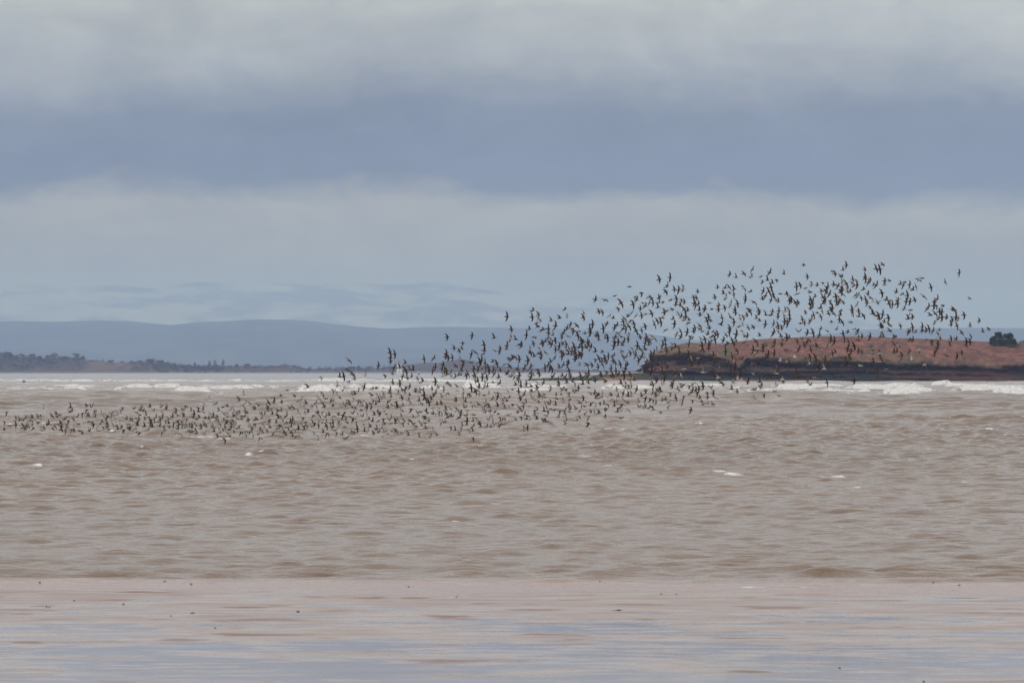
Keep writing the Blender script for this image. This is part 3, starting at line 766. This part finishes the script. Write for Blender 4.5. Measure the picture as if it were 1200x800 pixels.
# ------------------------------------------------------------------ the flock
# one continuous bird mesh: body rings along x (flying towards +x), wings grown out of the body's flanks
RINGS = [(-0.150, 0.004, 0.020, 0.000), (-0.105, 0.014, 0.026, 0.002), (-0.070, 0.026, 0.026, 0.000), (-0.025, 0.038, 0.037, -0.004), (0.025, 0.040, 0.040, -0.005),
         (0.065, 0.032, 0.033, 0.000), (0.092, 0.020, 0.021, 0.006), (0.112, 0.021, 0.021, 0.009), (0.130, 0.011, 0.012, 0.007), (0.165, 0.0025, 0.0025, 0.001)]   # x, half height, half width, z
NS = 6
def bird_mesh(name, dl, dr, sweep, hand, pale=False):
    """dl, dr: left/right wing lift (deg) at arm; hand adds at the outer wing; sweep of the outer wing (deg)"""
    V = []; C = []; F = []
    up = (0.046, 0.029, 0.021) if not pale else (0.42, 0.43, 0.45)
    be = (0.52, 0.50, 0.47) if not pale else (0.78, 0.78, 0.77)
    tip = (0.022, 0.016, 0.014) if not pale else (0.20, 0.20, 0.21)
    un = (0.20, 0.18, 0.165) if not pale else (0.65, 0.66, 0.67)
    for (x, hh, hw, zc) in RINGS:
        for s in range(NS):
            a = math.pi / NS + 2 * math.pi * s / NS          # 30, 90, 150 ... : flank faces at the sides
            V.append((x, hw * math.cos(a), zc + hh * math.sin(a)))
            C.append(be if math.sin(a) < -0.3 else up)
    nr = len(RINGS)
    W0, W1 = 3, 5                                           # wing root spans rings 3..5
    left_face, right_face = 5, 2                            # faces s=5 (330..30 deg, +y) and s=2 (150..210, -y)
    for r_ in range(nr - 1):
        for s in range(NS):
            if W0 <= r_ < W1 and s in (left_face, right_face): continue
            F.append((r_ * NS + s, r_ * NS + (s + 1) % NS, (r_ + 1) * NS + (s + 1) % NS, (r_ + 1) * NS + s))
    F.append(tuple(range(NS))[::-1]); F.append(tuple(range((nr - 1) * NS, nr * NS)))
    for side, lift in ((1, dl), (-1, dr)):
        ti, bi = (0, 5) if side == 1 else (2, 3)
        top = [r_ * NS + ti for r_ in (3, 4, 5)]; bot = [r_ * NS + bi for r_ in (5, 4, 3)]
        loop = top + bot                                    # top back->front, bottom front->back
        py, pz, px_ = 0.036 * side, 0.008, 0.020
        secs = [(0.055, 0.088, lift, 8, 0.010), (0.065, 0.092, lift, -2, 0.007), (0.075, 0.066, lift + hand, -sweep * 0.8, 0.005), (0.070, 0.034, lift + hand, -sweep * 1.15, 0.004), (0.020, 0.004, lift + hand, -sweep * 1.3, 0.002)]
        for i, (ln_, ch, lf, swp, th) in enumerate(secs):
            a, s_ = R(lf), R(swp)
            px_ += ln_ * math.sin(s_)
            py += side * ln_ * math.cos(s_) * math.cos(a)
            pz += ln_ * math.cos(s_) * math.sin(a)
            nz = (0, -side * math.sin(a), math.cos(a))
            cur = []
            for (fx, sg) in ((-0.62, 1), (-0.1, 1), (0.38, 1), (0.38, -1), (-0.1, -1), (-0.62, -1)):
                tt = th * sg * (0.25 if fx < -0.5 else 1.0) * 0.5
                V.append((px_ + ch * fx, py + nz[1] * tt, pz + nz[2] * tt))
                C.append((tip if i >= 3 else up) if sg > 0 else un)
                cur.append(len(V) - 1)
            n = 6
            for q in range(n):
                f = (loop[q], loop[(q + 1) % n], cur[(q + 1) % n], cur[q])
                F.append(f)
            loop = cur
        F.append(tuple(loop))
    me = bpy.data.meshes.new(name)
    me.from_pydata(V, [], F)
    bm = bmesh.new(); bm.from_mesh(me); bmesh.ops.recalc_face_normals(bm, faces=bm.faces); bm.to_mesh(me); bm.free()
    at = me.attributes.new('tint', 'FLOAT_COLOR', 'POINT')
    at.data.foreach_set('color', np.c_[np.array(C), np.ones(len(C))].astype(np.float32).ravel())
    me.polygons.foreach_set('use_smooth', np.ones(len(me.polygons), bool))
    return me
feather, nb, p, out = new_mat('wader_plumage')
nb.lk(nb.n('ShaderNodeAttribute', attribute_name='tint').outputs['Color'], p.inputs['Base Color'])
p.inputs['Roughness'].default_value = 0.75
p.inputs['Specular IOR Level'].default_value = 0.2
POSES = {'spread': [(6, 6, 32, -6), (14, 14, 26, -10), (-4, -4, 38, -4)],
         'raised': [(48, 48, 30, 6), (66, 66, 24, 4), (34, 34, 34, 8)],
         'lowered': [(-28, -28, 34, -10), (-46, -46, 30, -8)],
         'swept': [(10, 10, 58, -8), (22, 22, 64, -10)]}
MESH = {}
pr_ = random.Random(4)
for kd, lst in POSES.items():
    MESH[kd] = []
    for rep_ in range(6):
        for (l_, r2, sw, hd) in lst:
            a = (l_ + pr_.gauss(0, 7), r2 + pr_.gauss(0, 7), max(8, sw + pr_.gauss(0, 9)), hd + pr_.gauss(0, 9))
            me = bird_mesh('wader', *a); me.materials.append(feather); MESH[kd].append(me)
gull_me = [bird_mesh('gull', 20, 20, 36, -14, True), bird_mesh('gull', 40, 40, 30, -22, True)]
for me in gull_me: me.materials.append(feather)

# where the photograph shows each bird: crop origin, crop scale, then positions in tens of crop pixels
FLOCK = [
(0, 460, 12, "9,27 60,21 99,20 98,27 101,26 116,29 6,41 6,52 14,47 22,38 28,39 31,38 36,33 45,34 41,40 22,45 21,52 32,46 31,50 35,52 38,49 40,46 45,43 47,49 52,35 57,33 58,37 52,42 54,43 58,48 60,53 62,51 68,44 66,46 72,49 76,47 73,33 79,30 80,33 84,31 81,45 85,43 88,41 91,37 94,34 96,39 86,48 86,52 93,46 94,48 92,53 97,50 101,52 104,54 103,37 108,34 110,44 112,53 115,57 118,42"),
(100, 460, 12, "8,20 2,19 2,24 3,29 13,25 14,28 5,34 13,34 23,30 39,27 38,31 45,31 49,29 52,21 69,22 79,20 90,20 96,25 105,20 115,19 113,23 109,29 71,28 77,25 80,26 76,32 85,29 27,35 31,33 35,35 42,37 49,39 4,41 10,42 11,45 24,41 21,44 17,47 25,49 17,53 30,43 31,48 33,52 37,43 40,48 44,44 46,51 49,50 54,52 58,37 62,39 60,44 59,50 62,52 66,40 65,47 71,36 72,42 75,38 73,46 69,51 71,54 76,56 84,37 83,47 89,34 91,38 92,43 96,42 98,35 90,48 94,48 102,41 107,36 105,38 104,47 113,39 116,38 117,43 110,48 111,53 119,37 118,50 108,56 5,54"),
(200, 450, 11.43, "97,13 60,26 92,22 100,24 96,28 107,27 99,33 112,34 20,29 18,34 16,38 6,33 6,38 10,42 2,44 27,36 37,32 38,37 46,29 43,34 44,38 64,36 70,30 75,29 80,34 31,40 29,44 17,43 16,48 21,47 38,45 34,47 47,46 51,47 54,41 56,44 62,42 4,52 9,49 3,57 12,53 16,53 20,54 24,57 9,60 15,59 20,58 28,58 24,62 28,63 33,54 32,63 34,66 40,56 40,60 44,52 45,55 48,57 52,52 55,58 59,58 58,63 61,49 63,51 66,53 71,39 75,40 71,44 76,44 75,49 84,37 85,41 82,44 88,41 91,36 92,39 100,38 102,39 89,46 94,47 97,43 104,46 102,50 83,50 74,53 73,57 78,53 82,54 87,54 73,60 78,61 81,57 86,59 91,58 92,60 66,63 70,62 77,66 85,65 61,67 45,67 15,69 72,74 63,71 79,69 94,64 101,63 100,67 105,64 108,57 109,61 112,53 111,48 104,57 110,67"),
(300, 430, 8.89, "68,11 87,10 54,21 32,24 85,18 80,24 83,26 69,28 19,32 26,30 26,37 13,37 18,37 3,40 40,30 48,31 45,35 65,33 68,36 73,33 78,34 80,35 80,39 87,32 62,37 63,42 86,41 71,41 49,39 52,38 46,41 50,43 57,42 35,43 37,44 40,44 8,43 13,43 16,43 12,46 9,47 5,49 6,51 17,49 23,46 26,46 22,50 32,48 31,51 25,53 44,48 45,49 51,49 54,47 60,50 64,48 69,47 66,51 76,50 81,51 86,50 1,55 9,57 14,55 13,59 4,63 8,61 11,65 15,63 21,58 24,60 22,63 26,62 29,58 32,59 35,58 38,55 36,62 31,63 40,60 47,59 49,53 52,57 50,62 53,61 50,65 58,55 61,58 59,61 65,60 66,56 69,57 72,52 73,58 73,61 77,58 80,58 80,62 78,62 87,61 86,58 2,70 6,68 12,68 18,68 28,65 29,69 24,66 34,66 37,67 31,71 26,73 38,72 42,72 46,74 65,74 61,69 70,68 74,69 82,66 84,70 4,74 44,65 40,65"),
(400, 400, 12, "11,27 52,34 68,15 75,18 69,23 69,28 90,30 116,25 74,37 82,37 90,41 96,40 100,40 8,40 12,42 15,46 3,49 18,53 10,57 33,48 61,48 72,46 86,49 94,53 99,49 109,43 107,53 114,56 110,58 72,58 82,59 32,64 43,66 49,66 59,65 68,68 91,64 96,63 2,69 23,70 104,68 109,69 114,68 86,69"),
(400, 455, 12, "23,4 15,9 19,8 43,10 51,11 56,12 56,15 60,11 69,7 70,12 80,7 85,13 90,7 96,9 104,5 110,6 116,9 94,17 97,22 109,17 113,21 118,15 9,16 8,20 18,18 24,17 31,18 27,20 44,16 48,22 42,21 66,18 77,19 53,19 3,25 7,27 12,23 15,27 19,28 28,24 36,25 40,22 42,27 35,29 65,27 72,24 79,26 87,25 60,31 51,31 84,30 98,29 5,32 28,31 46,37 54,35 63,36 15,35 29,39 2,38 12,40 16,42 23,39 37,40 36,44 6,44 8,47 20,46 30,49 43,46 52,46 59,43 61,48 67,44 71,41 70,49 77,45 80,45 76,49 84,40 88,45 86,49 93,48 99,41 104,41 108,38 107,34 112,33 116,39 119,32 118,43 97,46 102,49 110,48 113,52 117,49 105,56 101,59 119,56 40,54 22,57 4,54 34,60 32,60 48,57 50,56 57,56 45,63 60,62 65,63 71,60 76,61 78,64 84,63 93,61 94,65 109,63 109,68 58,68 12,64 17,64 1,65 7,70 1,69 37,60 53,59"),
(500, 365, 10, "24,30 53,28 79,31 94,6 99,21 98,32 32,43 42,37 41,43 38,46 57,48 52,50 67,39 67,46 66,50 80,46 85,47 86,43 94,40 94,43 8,55 23,49 22,53 25,54 30,54 39,56 42,58 52,60 10,65 7,69 19,62 18,67 23,70 21,70 34,64 42,63 41,69 27,72 55,67 60,68 62,59 64,57 64,64 66,66 68,60 69,66 72,66 73,69 68,72 77,59 82,61 91,62 96,55 99,56 81,67 86,69 79,73 78,69 97,64 94,72 97,76 29,76 33,77 37,74 40,74 46,75 48,73 56,74 70,77 84,77 99,76 19,75"),
(500, 440, 10, "10,7 27,11 24,9 36,13 6,15 13,15 20,16 24,21 10,21 18,25 7,24 6,28 2,31 5,31 12,34 17,34 7,38 36,18 43,19 49,21 51,24 52,14 58,17 57,19 61,13 61,22 62,20 67,23 68,11 71,13 72,22 77,8 85,9 80,20 83,24 87,23 96,20 92,26 97,25 77,27 94,30 32,28 34,30 42,27 45,30 44,37 53,34 57,36 61,34 68,32 69,35 73,37 83,35 89,31 91,38 97,36 29,39 22,40 15,41 14,44 17,47 7,45 10,47 23,45 25,47 28,48 30,48 34,42 36,40 40,43 40,46 38,49 46,47 48,41 55,46 66,41 69,43 74,42 80,42 84,45 75,47 77,49 72,52 86,50 90,50 96,46 1,44 2,53 17,54 20,55 23,55 28,60 41,54 42,58 47,53 48,58 54,53 60,53 61,57 54,59 63,60 70,60 77,57 81,56 84,60 88,57 92,56 75,60 7,63 33,64 40,62 48,63 54,65 38,69 12,70 4,71 54,73 56,4 65,2 59,7"),
(600, 345, 12, "29,23 28,32 37,28 38,35 35,40 36,45 24,49 20,57 5,63 31,60 30,69 42,50 45,49 51,48 51,54 57,57 55,37 61,44 67,33 74,21 77,31 82,42 77,47 84,49 86,52 91,44 72,54 70,60 79,59 94,52 92,57 102,55 101,26 100,32 117,7 113,42 109,48 110,54 106,67 97,64 101,65 118,59 50,62 54,65 60,64 46,66 43,68 11,70 71,69 76,70 56,70"),
(600, 400, 12, "13,6 30,4 25,12 26,16 31,21 39,13 37,17 40,18 40,23 47,16 42,4 53,3 57,5 61,11 66,7 71,5 76,5 76,11 80,10 69,13 68,15 72,18 70,21 79,18 84,14 87,8 94,8 98,8 88,13 89,17 90,20 94,19 98,17 97,20 88,25 104,8 107,4 111,7 109,10 117,14 117,26 100,2 4,22 10,25 1,24 22,27 22,30 28,34 26,36 60,23 54,29 50,34 46,37 53,37 56,39 66,37 72,33 79,29 78,32 95,34 105,33 112,33 115,40 7,38 8,40 17,38 21,41 36,40 38,46 26,44 30,48 26,50 3,48 10,48 8,54 11,54 57,49 70,48 74,50 81,47 80,41 82,49 96,48 100,50 103,44 107,45 110,50 117,55 62,53 65,57 66,62 77,58 85,56 99,60 107,58 36,60 35,65 44,58 22,64 27,63 12,62 5,61 20,60 54,66 88,64 93,65 108,65 72,66 76,68 70,69 1,68 9,70 27,69 52,69"),
(600, 455, 12, "8,4 17,8 27,6 28,3 35,2 52,4 71,4 69,9 76,2 80,6 79,12 86,4 90,2 93,2 110,6 116,6 118,14 100,13 11,14 14,19 19,16 28,13 32,16 37,20 38,12 44,12 45,8 62,14 62,9 72,18 81,15 80,25 95,20 102,25 105,20 110,24 116,27 113,20 1,24 10,26 15,24 24,25 12,30 8,34 32,31 35,27 47,24 54,18 52,22 61,23 54,29 60,30 50,32 45,32 67,31 71,32 74,31 81,30 81,33 89,29 96,29 12,40 17,38 20,43 25,41 31,38 36,35 35,43 34,39 48,38 45,47 48,47 44,45 55,50 66,40 72,40 74,36 76,41 94,39 92,44 102,36 107,40 111,34 116,36 5,44 16,56 21,56 75,50 107,49"),
(700, 315, 12, "11,44 25,38 33,48 29,56 45,25 62,34 53,40 55,43 50,50 64,48 67,52 60,56 87,15 102,12 98,24 96,32 108,29 114,30 103,44 111,42 110,50 72,40 76,42 73,48 78,48 86,42 86,48 85,54 92,47 118,44 116,51 105,57 97,59 94,61 114,64 118,66 76,63 68,64 62,66 54,66 47,63 43,67 17,66 22,69 2,60 7,61 88,69 92,69 106,70 38,70"),
(700, 370, 12, "22,2 13,11 8,18 39,5 36,8 46,8 51,11 34,13 27,13 24,17 36,18 40,19 44,15 54,21 67,15 62,21 80,12 84,7 88,4 89,9 92,3 107,5 108,11 96,20 111,26 117,22 117,29 1,28 2,34 11,29 14,31 25,30 29,25 33,29 44,28 43,33 24,36 29,37 23,42 37,36 35,41 60,30 69,30 68,34 67,38 74,33 73,36 72,41 79,31 56,42 60,47 67,47 50,49 46,52 54,55 35,50 36,57 40,58 22,56 7,51 15,57 10,60 7,64 2,60 13,66 22,63 25,66 32,68 42,68 62,57 66,57 58,63 69,64 95,34 92,41 90,48 96,40 106,40 105,46 114,44 115,51 103,50 97,49 83,47 79,52 75,54 110,44 81,58 84,65 86,70"),
(700, 425, 10.67, "1,5 6,2 17,7 28,3 35,7 55,4 55,12 53,15 47,14 41,15 46,22 23,10 26,14 19,15 12,13 4,14 18,18 10,24 33,15 21,27 29,26 32,29 35,28 42,27 24,33 39,32 49,33 32,38 17,40 13,43 18,44 38,41 42,41 26,43 6,39 4,43 1,39 60,35 63,33 67,28 69,27 77,31 81,27 69,36 74,36 79,36 77,40 73,42 55,42 60,44 69,46 73,48 66,45 93,28 94,26 105,30 99,33 103,35 91,38 96,42 98,44 98,47 106,49 88,50 85,46 88,56 79,62 80,48 3,50 8,51 14,54 11,58 10,60 2,61 3,63 9,68 21,49 24,51 21,54 33,47 38,50 31,52 29,55 27,57 25,61 30,60 39,59 50,49 52,55 57,56 53,54 60,55 64,57 68,55 71,58 29,69 72,8 77,4 88,7 81,10 95,12 101,13 86,15 84,19 97,17 105,17 72,19 74,22 96,22 62,9 67,10"),
(800, 310, 12, "66,14 86,13 75,18 98,7 96,17 110,17 112,25 119,22 49,32 59,33 65,32 72,35 57,41 60,46 66,40 72,42 86,33 95,38 113,37 116,44 112,48 88,46 88,49 100,53 45,46 38,54 67,55 77,55 51,58 50,63 59,61 73,63 94,64 107,65 21,38 19,47 15,46 16,54 22,55 18,58 2,53 31,62 41,63 23,64 7,64 2,63 0,34"),
(800, 360, 12, "2,4 7,4 4,13 9,18 8,22 1,17 23,4 24,10 31,4 41,4 50,3 59,2 36,14 34,19 39,19 24,26 24,31 17,29 15,34 28,34 37,29 35,37 6,35 10,41 12,44 42,34 40,42 46,40 49,38 45,45 55,15 53,24 73,4 74,8 67,14 72,21 80,15 85,14 90,11 94,6 107,8 103,16 108,19 117,11 116,24 79,27 84,25 92,29 99,28 66,29 65,35 61,39 75,38 85,37 91,40 88,41 108,40 57,46 69,46 72,51 61,52 64,50 75,48 86,50 90,54 31,45 26,45 40,48 37,51 27,54 36,58 9,51 103,48 114,52 113,57 105,58 117,54 76,61 60,62 24,61 30,63 99,60 102,64"),
(800, 410, 10.67, "7,5 18,6 19,10 25,3 32,3 38,6 40,8 53,3 62,8 68,3 90,3 100,1 67,13 73,11 9,12 6,19 12,19 9,16 20,16 26,15 33,15 15,16 40,13 38,16 47,14 20,23 2,24 30,27 25,28 38,27 56,18 65,20 53,23 60,26 46,23 72,30 63,32 39,31 14,34 44,35 48,33 70,36 82,36 88,30 99,26 99,29 88,17 94,18 104,8 93,1 86,1 96,40 81,40 15,41 1,44 12,46 25,45 32,45 35,47 48,41 51,44 64,41 61,49 68,52 89,49 98,45 98,48 16,50 12,50 20,49 9,54 18,54 31,53 37,51 38,54 31,59 21,60 41,60 12,63 24,65 26,68 32,67 37,68 10,75 1,58 0,64 90,61 101,59 8,45 50,34"),
(900, 300, 12, "2,23 22,25 12,34 6,38 4,44 1,50 7,54 8,58 17,53 26,53 12,63 4,62 32,61 40,43 45,41 41,53 50,13 55,29 61,40 69,41 53,45 59,51 66,57 60,61 62,64 77,38 75,50 80,49 82,47 84,43 77,58 80,60 86,53 91,22 94,25 105,20 102,28 104,29 110,13 92,40 94,40 98,42 104,39 110,39 103,49 104,47 102,51 105,54 111,48 115,50 95,57 100,60 96,64 88,64 105,64 119,33 119,39 119,43 32,64 38,64 42,65 78,63"),
(900, 350, 12, "4,3 14,3 30,3 38,6 41,7 58,7 61,5 62,7 60,13 77,3 79,7 73,13 76,18 74,25 69,20 64,23 61,28 53,21 48,29 51,34 45,35 58,33 43,46 55,48 63,48 74,42 72,51 88,7 90,13 88,16 85,21 92,21 89,33 95,5 99,5 106,6 102,17 101,23 100,29 104,33 116,33 118,18 119,22 118,15 83,45 96,43 105,49 112,46 4,23 6,18 15,17 14,25 8,35 14,38 13,44 8,47 6,51 19,41 23,18 23,24 23,32 29,16 30,23 30,28 27,35 26,32 18,53 26,54 29,55 21,60 41,60 47,58 58,59 68,57 88,56 93,59 107,56 113,61 8,63 19,64 51,65 54,61 68,65 84,65"),
(900, 400, 11.43, "7,6 18,5 8,16 0,17 0,24 4,25 24,13 41,10 48,6 57,11 56,20 65,7 71,11 63,21 81,19 86,16 90,15 76,24 83,28 108,2 106,10 111,13 108,20 104,25 110,24 105,30 108,32 97,32 28,30 12,33 14,35 23,36 4,39 18,39 8,42 46,28 51,24 55,30 58,32 68,32 68,27 74,30 64,37 69,41 75,37 38,40 38,46 46,45 52,46 62,48 71,47 88,49 101,48 108,46 16,49 19,51 20,53 3,50 0,48 53,54 57,58 79,55 11,60 9,67 15,73"),
(1000, 300, 12, "4,34 5,41 16,19 16,29 17,32 21,37 24,34 28,41 32,41 14,47 20,53 32,18 37,19 41,12 44,35 44,41 51,35 40,52 3,55 6,55 11,59 17,61 24,59 28,64 34,64 46,61 51,64 60,50 69,53 66,39 72,37 70,41 79,40 83,47 88,43 92,34 96,31 109,44 99,57 76,55 63,60 62,64 74,64 79,64 86,62 118,60 114,65"),
(1000, 350, 12, "5,8 7,17 7,25 14,24 19,6 23,12 27,18 27,21 31,24 35,22 36,28 41,22 43,32 38,37 40,41 40,47 38,53 42,54 49,27 49,35 52,38 51,45 50,7 55,8 63,4 62,7 34,6 28,4 74,5 79,4 86,3 71,14 80,16 79,21 77,28 83,26 66,38 83,40 77,47 79,46 87,47 97,39 97,45 102,45 106,42 112,45 114,34 119,28 108,23 115,21 104,14 106,11 113,10 117,10 1,43 6,44 5,49 6,55 7,59 12,53 23,53 59,54 55,57 79,58 83,58 103,58 110,60 112,62 119,61 43,64 57,64 63,65 47,2"),
(1000, 400, 12, "1,6 7,13 12,15 27,10 26,15 43,4 57,4 63,6 61,13 56,16 37,17 39,25 68,20 66,26 76,17 79,14 92,12 110,2 112,3 119,3 118,9 115,15 116,14 114,19 95,31 100,33 7,32 4,36 13,33 21,40 33,42 46,39 28,29 1,56"),
(1080, 310, 7.27, "32,7 20,15 14,29 41,29 18,35 26,38 28,39 15,40 17,40 17,45 21,45 26,47 29,45 31,46 36,43 25,51 30,52 41,52 49,48 52,57 57,55 34,58 42,61 15,56 15,61 25,63 29,64 38,65 41,66 38,69 24,68 34,75 30,78 22,78 14,66 14,71"),
]
pts = []
for (ox, oy, sc, txt) in FLOCK:
    for w in txt.split():
        a, c = w.split(',')
        pts.append((ox + float(a) * 10 / sc, oy + float(c) * 10 / sc))
keep = []
cells = {}
for (a, c) in pts:
    key = (int(a // 4), int(c // 4))
    near = [q for i in (-1, 0, 1) for j in (-1, 0, 1) for q in cells.get((key[0] + i, key[1] + j), [])]
    if any((a - q[0]) ** 2 + (c - q[1]) ** 2 < 2.6 for q in near): continue
    cells.setdefault(key, []).append((a, c)); keep.append((a, c))

rb = random.Random(21)
birds = []
for (a, c) in keep:
    # how turned the birds are: the leading, upper part of the flock banks and shows its backs, the low part flies level
    up_ = 1 / (1 + math.exp((c - (452 - max(0, 560 - a) * 0.06)) / 9))
    d = rb.uniform(236, 272)
    if rb.random() < up_:
        kd = rb.choices(['spread', 'swept', 'raised'], [0.58, 0.32, 0.10])[0]
        roll = rb.gauss(52, 26) if rb.random() < 0.88 else rb.gauss(-40, 20); pitch = rb.gauss(2, 12); yaw = rb.gauss(0, 26); s = rb.uniform(0.77, 0.95)
    else:
        kd = rb.choices(['raised', 'lowered', 'spread', 'swept'], [0.46, 0.24, 0.16, 0.14])[0]
        roll = rb.gauss(-6, 38); pitch = rb.gauss(0, 14); yaw = rb.gauss(-6, 34); s = rb.uniform(0.72, 0.90)
    zz = Z(c, d)
    if zz < 0.55:
        d = (CAM_H - 0.55) * FPX / (c - HORIZON); zz = 0.55
    vi = rb.randrange(len(MESH[kd]))
    birds.append(dict(px=a, py=c, loc=(X(a, d), d, zz), rot=(R(roll), R(-pitch), R(yaw)), s=s, kd=kd, me=MESH[kd][vi], up=up_, d=d))

def basis(rot, s):
    cx, sx_ = math.cos(rot[0]), math.sin(rot[0]); cy, sy = math.cos(rot[1]), math.sin(rot[1]); cz, sz = math.cos(rot[2]), math.sin(rot[2])
    Rx = np.array([[1, 0, 0], [0, cx, -sx_], [0, sx_, cx]]); Ry = np.array([[cy, 0, sy], [0, 1, 0], [-sy, 0, cy]]); Rz = np.array([[cz, -sz, 0], [sz, cz, 0], [0, 0, 1]])
    return Rz @ Ry @ Rx * s
vcache = {}
def mesh_arrays(me):
    if me.name not in vcache:
        v = np.empty(len(me.vertices) * 3, np.float32); me.vertices.foreach_get('co', v); v = v.reshape(-1, 3)
        cc = np.empty(len(v) * 4, np.float32); me.attributes['tint'].data.foreach_get('color', cc)
        me.calc_loop_triangles()
        t = np.empty(len(me.loop_triangles) * 3, np.int32); me.loop_triangles.foreach_get('vertices', t)
        vcache[me.name] = (v, cc.reshape(-1, 4)[:, :3], t.reshape(-1, 3))
    return vcache[me.name]
for bd in birds:
    v = mesh_arrays(bd['me'])[0] @ basis(bd['rot'], bd['s']).T
    bd['v'] = v
    ex = v[:, 0].max() - v[:, 0].min(); ez = v[:, 2].max() - v[:, 2].min()
    bd['size'] = ex * ez / bd['d'] ** 2
birds.sort(key=lambda q: -q['size'])
POSE_TXT = {'spread': 'on spread wings', 'swept': 'on swept wings', 'raised': 'with raised wings', 'lowered': 'with lowered wings'}
ALLP = np.array([(q['px'], q['py']) for q in birds])
def how_txt(bd):
    dd = np.sort(np.hypot(ALLP[:, 0] - bd['px'], ALLP[:, 1] - bd['py']))
    crowd = 'set apart' if dd[1] > 9.5 else ('crowded by others' if dd[3] < 6.5 else ('beside another' if dd[1] < 4.5 else 'among others'))
    rl, pt = math.degrees(bd['rot'][0]), -math.degrees(bd['rot'][1])
    verb = 'climbing' if pt > 9 else ('dipping' if pt < -6 else ('turning steeply' if rl > 62 else ('banking' if rl > 30 else 'flying level')))
    return verb, crowd
def place_txt(bd):
    a, c = bd['px'], bd['py']
    if a > 760 and 396 < c < 446: return 'before the red island', 'waders passing in front of the island'
    if c > 446: return 'low over the sea', 'waders low over the sea'
    if a > 760: return 'in sky above the island', 'waders in the sky above the island'
    if c < 384: return 'in sky above the blue hills', 'waders in the sky above the hills'
    return 'before the blue hills', 'waders in front of the hills'
for bd in birds[:300]:
    o = bpy.data.objects.new('wader', bd['me'])
    col.objects.link(o)
    o.location = bd['loc']; o.rotation_euler = bd['rot']; o.scale = (bd['s'],) * 3
    t, g = place_txt(bd)
    verb, crowd = how_txt(bd)
    tag(o, 'dark wader %s %s, %s, %s' % (verb, POSE_TXT[bd['kd']], crowd, t), 'bird', g)
VV, CC, TT = [], [], []
off = 0
for bd in birds[300:]:
    v, cc, t = mesh_arrays(bd['me'])
    VV.append(bd['v'] + np.array(bd['loc'])); CC.append(cc); TT.append(t + off); off += len(v)
me = mesh_np('flock', np.concatenate(VV), np.concatenate(TT), attrs={'tint': np.concatenate(CC)})
tag(link('bird_flock', me, feather), 'dense drifting flock of small dark waders over sea and island', 'flock', kind='stuff')

# white gulls among and behind the waders
for i, (a, c) in enumerate([(931.5, 418.4), (914.2, 422.5), (921.8, 423.5), (970.2, 404.8), (910, 437.5), (843, 431.6), (824.6, 436.5), (808.8, 421.5), (882.5, 425.8), (865.3, 444.3), (1068.3, 420.2), (245.3, 465.2), (1007.8, 428.4), (798, 441), (776, 434)]):
    d = rb.uniform(300, 420)
    if c > 460: d = 560
    o = bpy.data.objects.new('gull', gull_me[i % 2]); col.objects.link(o)
    o.location = (X(a, d), d, max(Z(c, d), 0.5)); s = rb.uniform(0.85, 1.15)
    o.rotation_euler = (R(rb.gauss(-20, 25)), R(rb.gauss(0, 6)), R(rb.choice([0, 180]) + rb.gauss(0, 25))); o.scale = (s,) * 3
    tag(o, 'white gull skimming the sea just below the surf line' if c > 460 else 'small white gull flying among the dark waders before the island cliff', 'bird', 'white gulls among the waders')
bpy.context.view_layer.update()

# ------------------------------------------------------------------ the air
hz = box_mesh('haze', 40000, 52000, 680)
for v in hz.vertices: v.co.y += 21500; v.co.z += 340 - 4.5
hm = bpy.data.materials.new('haze'); hm.use_nodes = True
t = hm.node_tree; t.nodes.clear()
nb = NB(t)
pv = nb.n('ShaderNodeVolumePrincipled')
pv.inputs['Color'].default_value = (0.44, 0.60, 1.0, 1)
pv.inputs['Absorption Color'].default_value = (0.4, 0.6, 1, 1)
pv.inputs['Density'].default_value = 5.4e-5
pv.inputs['Anisotropy'].default_value = 0.1
oo = nb.n('ShaderNodeOutputMaterial')
nb.lk(pv.outputs[0], oo.inputs['Volume'])
tag(link('haze', hz, hm), kind='stuff')
